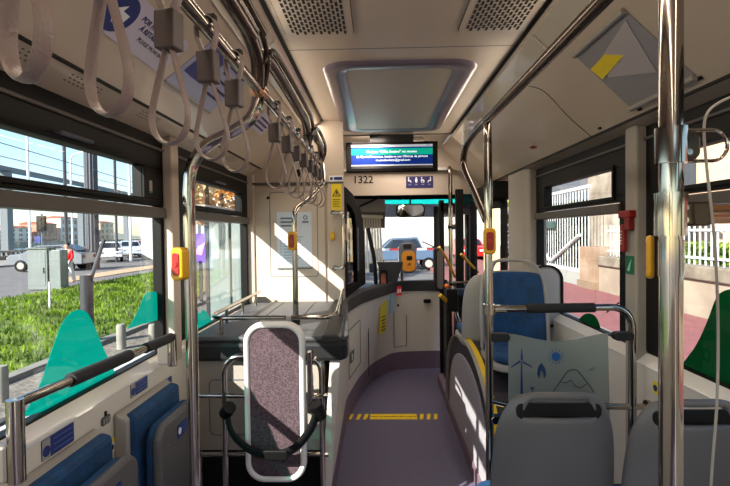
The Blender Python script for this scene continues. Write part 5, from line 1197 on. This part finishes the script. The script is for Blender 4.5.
building(15, 4.0, 8, 12.5, 2.3, 2, 'red house with white windows behind the hedge', fx=-1, floors=1, bays=5, z0=GZ + .4, wm=mat('red_facade', (.62, .24, .22), .8))
t = thing('white_building', (22, 19, GZ), 'white building with dark roof in the upper right pane', 'building')
MB().bb(19.5, 28, 14.5, 24, GZ, 7.0).build('wall', mat('white_facade', (.72, .72, .70), .7), t); MB().slab([(18.8, 14, 7.0), (28.5, 14, 7.0), (23.5, 14, 9.5)], (0, 10.5, 0)).build('roof', mat('dark_roof', (.20, .20, .22), .6), t)
for k in range(4): MB().bb(19.44, 19.5, 15 + 2.3 * k, 16.3 + 2.3 * k, 4.2, 6.0).build('window', mat('window_dark', (.2, .22, .25)), t)
building(14.6, 36, 7, 12, 9, 4, 'grey louvred house behind the white gate', fx=-1, floors=5, bays=3, z0=GZ, wm=mat('louvre_facade', (.36, .37, .40), .7))
building(31, 44, 10, 10, 9, 5, 'cream house seen through the front door', fx=-1, floors=2, bays=3, z0=GZ)
tree((9.8, 31, GZ), 6.2, 1.9, 'green tree seen above the front door', greenl); tree((10.9, 21, GZ), 5.6, 1.5, 'green tree in the upper pane behind the gate', hgl); tree((13.5, 12.4, GZ), 5.6, 1.4, 'yellow green tree in the upper pane behind the near pole', greenl)
MB().bb(4.4, 4.9, 19.5, 20.1, GZ, 2.6).build('gate_post_beige', mat('beige_post', (.85, .76, .55), .8), **T('beige gate post seen through the front door', 'post'))
# ------------------------------------------------------------------ light
wd = bpy.data.worlds.new('world'); S.world = wd; wd.use_nodes = True; nt = wd.node_tree
bg = nt.nodes['Background']; sky = nt.nodes.new('ShaderNodeTexSky'); sky.sky_type = 'NISHITA'; sky.sun_disc = False
sky.sun_elevation = math.radians(33); sky.sun_rotation = math.radians(225); sky.air_density = 1.0; sky.dust_density = .6; sky.ozone_density = 2.0
nt.links.new(sky.outputs[0], bg.inputs[0]); bg.inputs[1].default_value = .22
ld = bpy.data.lights.new('sun', 'SUN'); ld.energy = 11; ld.angle = math.radians(.6); ld.color = (1, .94, .86)
so = bpy.data.objects.new('sun', ld); COL.objects.link(so)
so.rotation_euler = V((1, 1.0, -.86)).to_track_quat('-Z', 'Y').to_euler(); so.location = (-10, -10, 12)
# added interior fill: glossy cover strips beside the ceiling grooves, and an invented front lamp
lens = mat('added_glow_lens', (.70, .67, .60), .08, coat=.8, emit=(1, .90, .78), es=.04)  # faint glow added to the lens; the real covers do not shine
def fillstrip(sd, g, sl, lab):
    t = thing('lamp_cover_added_glow', (g, 1.9, CZ - .05), lab, 'light', 'long lamp covers with added glow beside the ceiling grooves')
    o = V((sd * 1, 0, -sl)).normalized(); n = V((-sd * sl, 0, -1)).normalized(); a = V((g, 0, CZ)) + o * .02
    for k in range(3):
        y0, y1 = -2.4 + 2.3 * k, -.12 + 2.3 * k
        MB().slab([a + V((0, y0, 0)), a + o * .13 + V((0, y0, 0)), a + o * .13 + V((0, y1, 0)), a + V((0, y1, 0))], n * .008).build('lens', lens, t, bevel=.003)
        al = bpy.data.lights.new('added_strip_fill', 'AREA'); al.shape = 'RECTANGLE'; al.size = 2.1; al.size_y = .10; al.energy = ADDED_FILL; al.color = (1, .84, .68)  # added fill light under each cover, to lift the dark interior
        lo = bpy.data.objects.new('added_strip_fill', al); COL.objects.link(lo); lo.location = a + o * .065 + n * .03 + V((0, (y0 + y1) / 2, 0))
        z = -V((-sd * .75, 0, -.65)).normalized(); x = V((0, 1, 0)); y = z.cross(x); lo.rotation_euler = Matrix((x, y, z)).transposed().to_euler()
ADDED_FILL = 5
fillstrip(-1, GL, SL, 'glossy lamp cover strip with added glow between the left groove and the strap rail'); fillstrip(1, GR, SR, 'glossy lamp cover strip with added glow between the right groove and the handrail')
t = thing('added_front_light', (.25, 4.72, CZ - .03), 'small square lamp added in the ceiling behind the screen to brighten the front', 'light')  # lens invented together with its light, to brighten the front
MB().bb(.05, .45, 4.62, 4.82, CZ - .02, CZ).build('lens', lens, t, bevel=.004)
for loc, dr, e, sx in (((.25, 4.72, CZ - .05), (0, .15, -1), 6, .4), ((-.1, 4.3, 2.32), (.2, .8, -1), 7, .3)):  # added fill for the front; the second hangs without any fitting
    al = bpy.data.lights.new('added_front_fill', 'AREA'); al.size = sx; al.energy = e; al.color = (1, .86, .74); lo = bpy.data.objects.new('added_front_fill', al); COL.objects.link(lo); lo.location = loc
    lo.rotation_euler = V(dr).to_track_quat('-Z', 'Y').to_euler()
S.view_settings.view_transform = 'Standard'; S.view_settings.look = 'None'; S.view_settings.gamma = 1; S.view_settings.use_curve_mapping = False
S.view_settings.exposure = .55
cy = S.cycles
cy.max_bounces = 12; cy.diffuse_bounces = 10; cy.glossy_bounces = 4; cy.transparent_max_bounces = 16; cy.use_denoising = True; cy.sample_clamp_indirect = 8
cy.caustics_reflective = False; cy.caustics_refractive = False
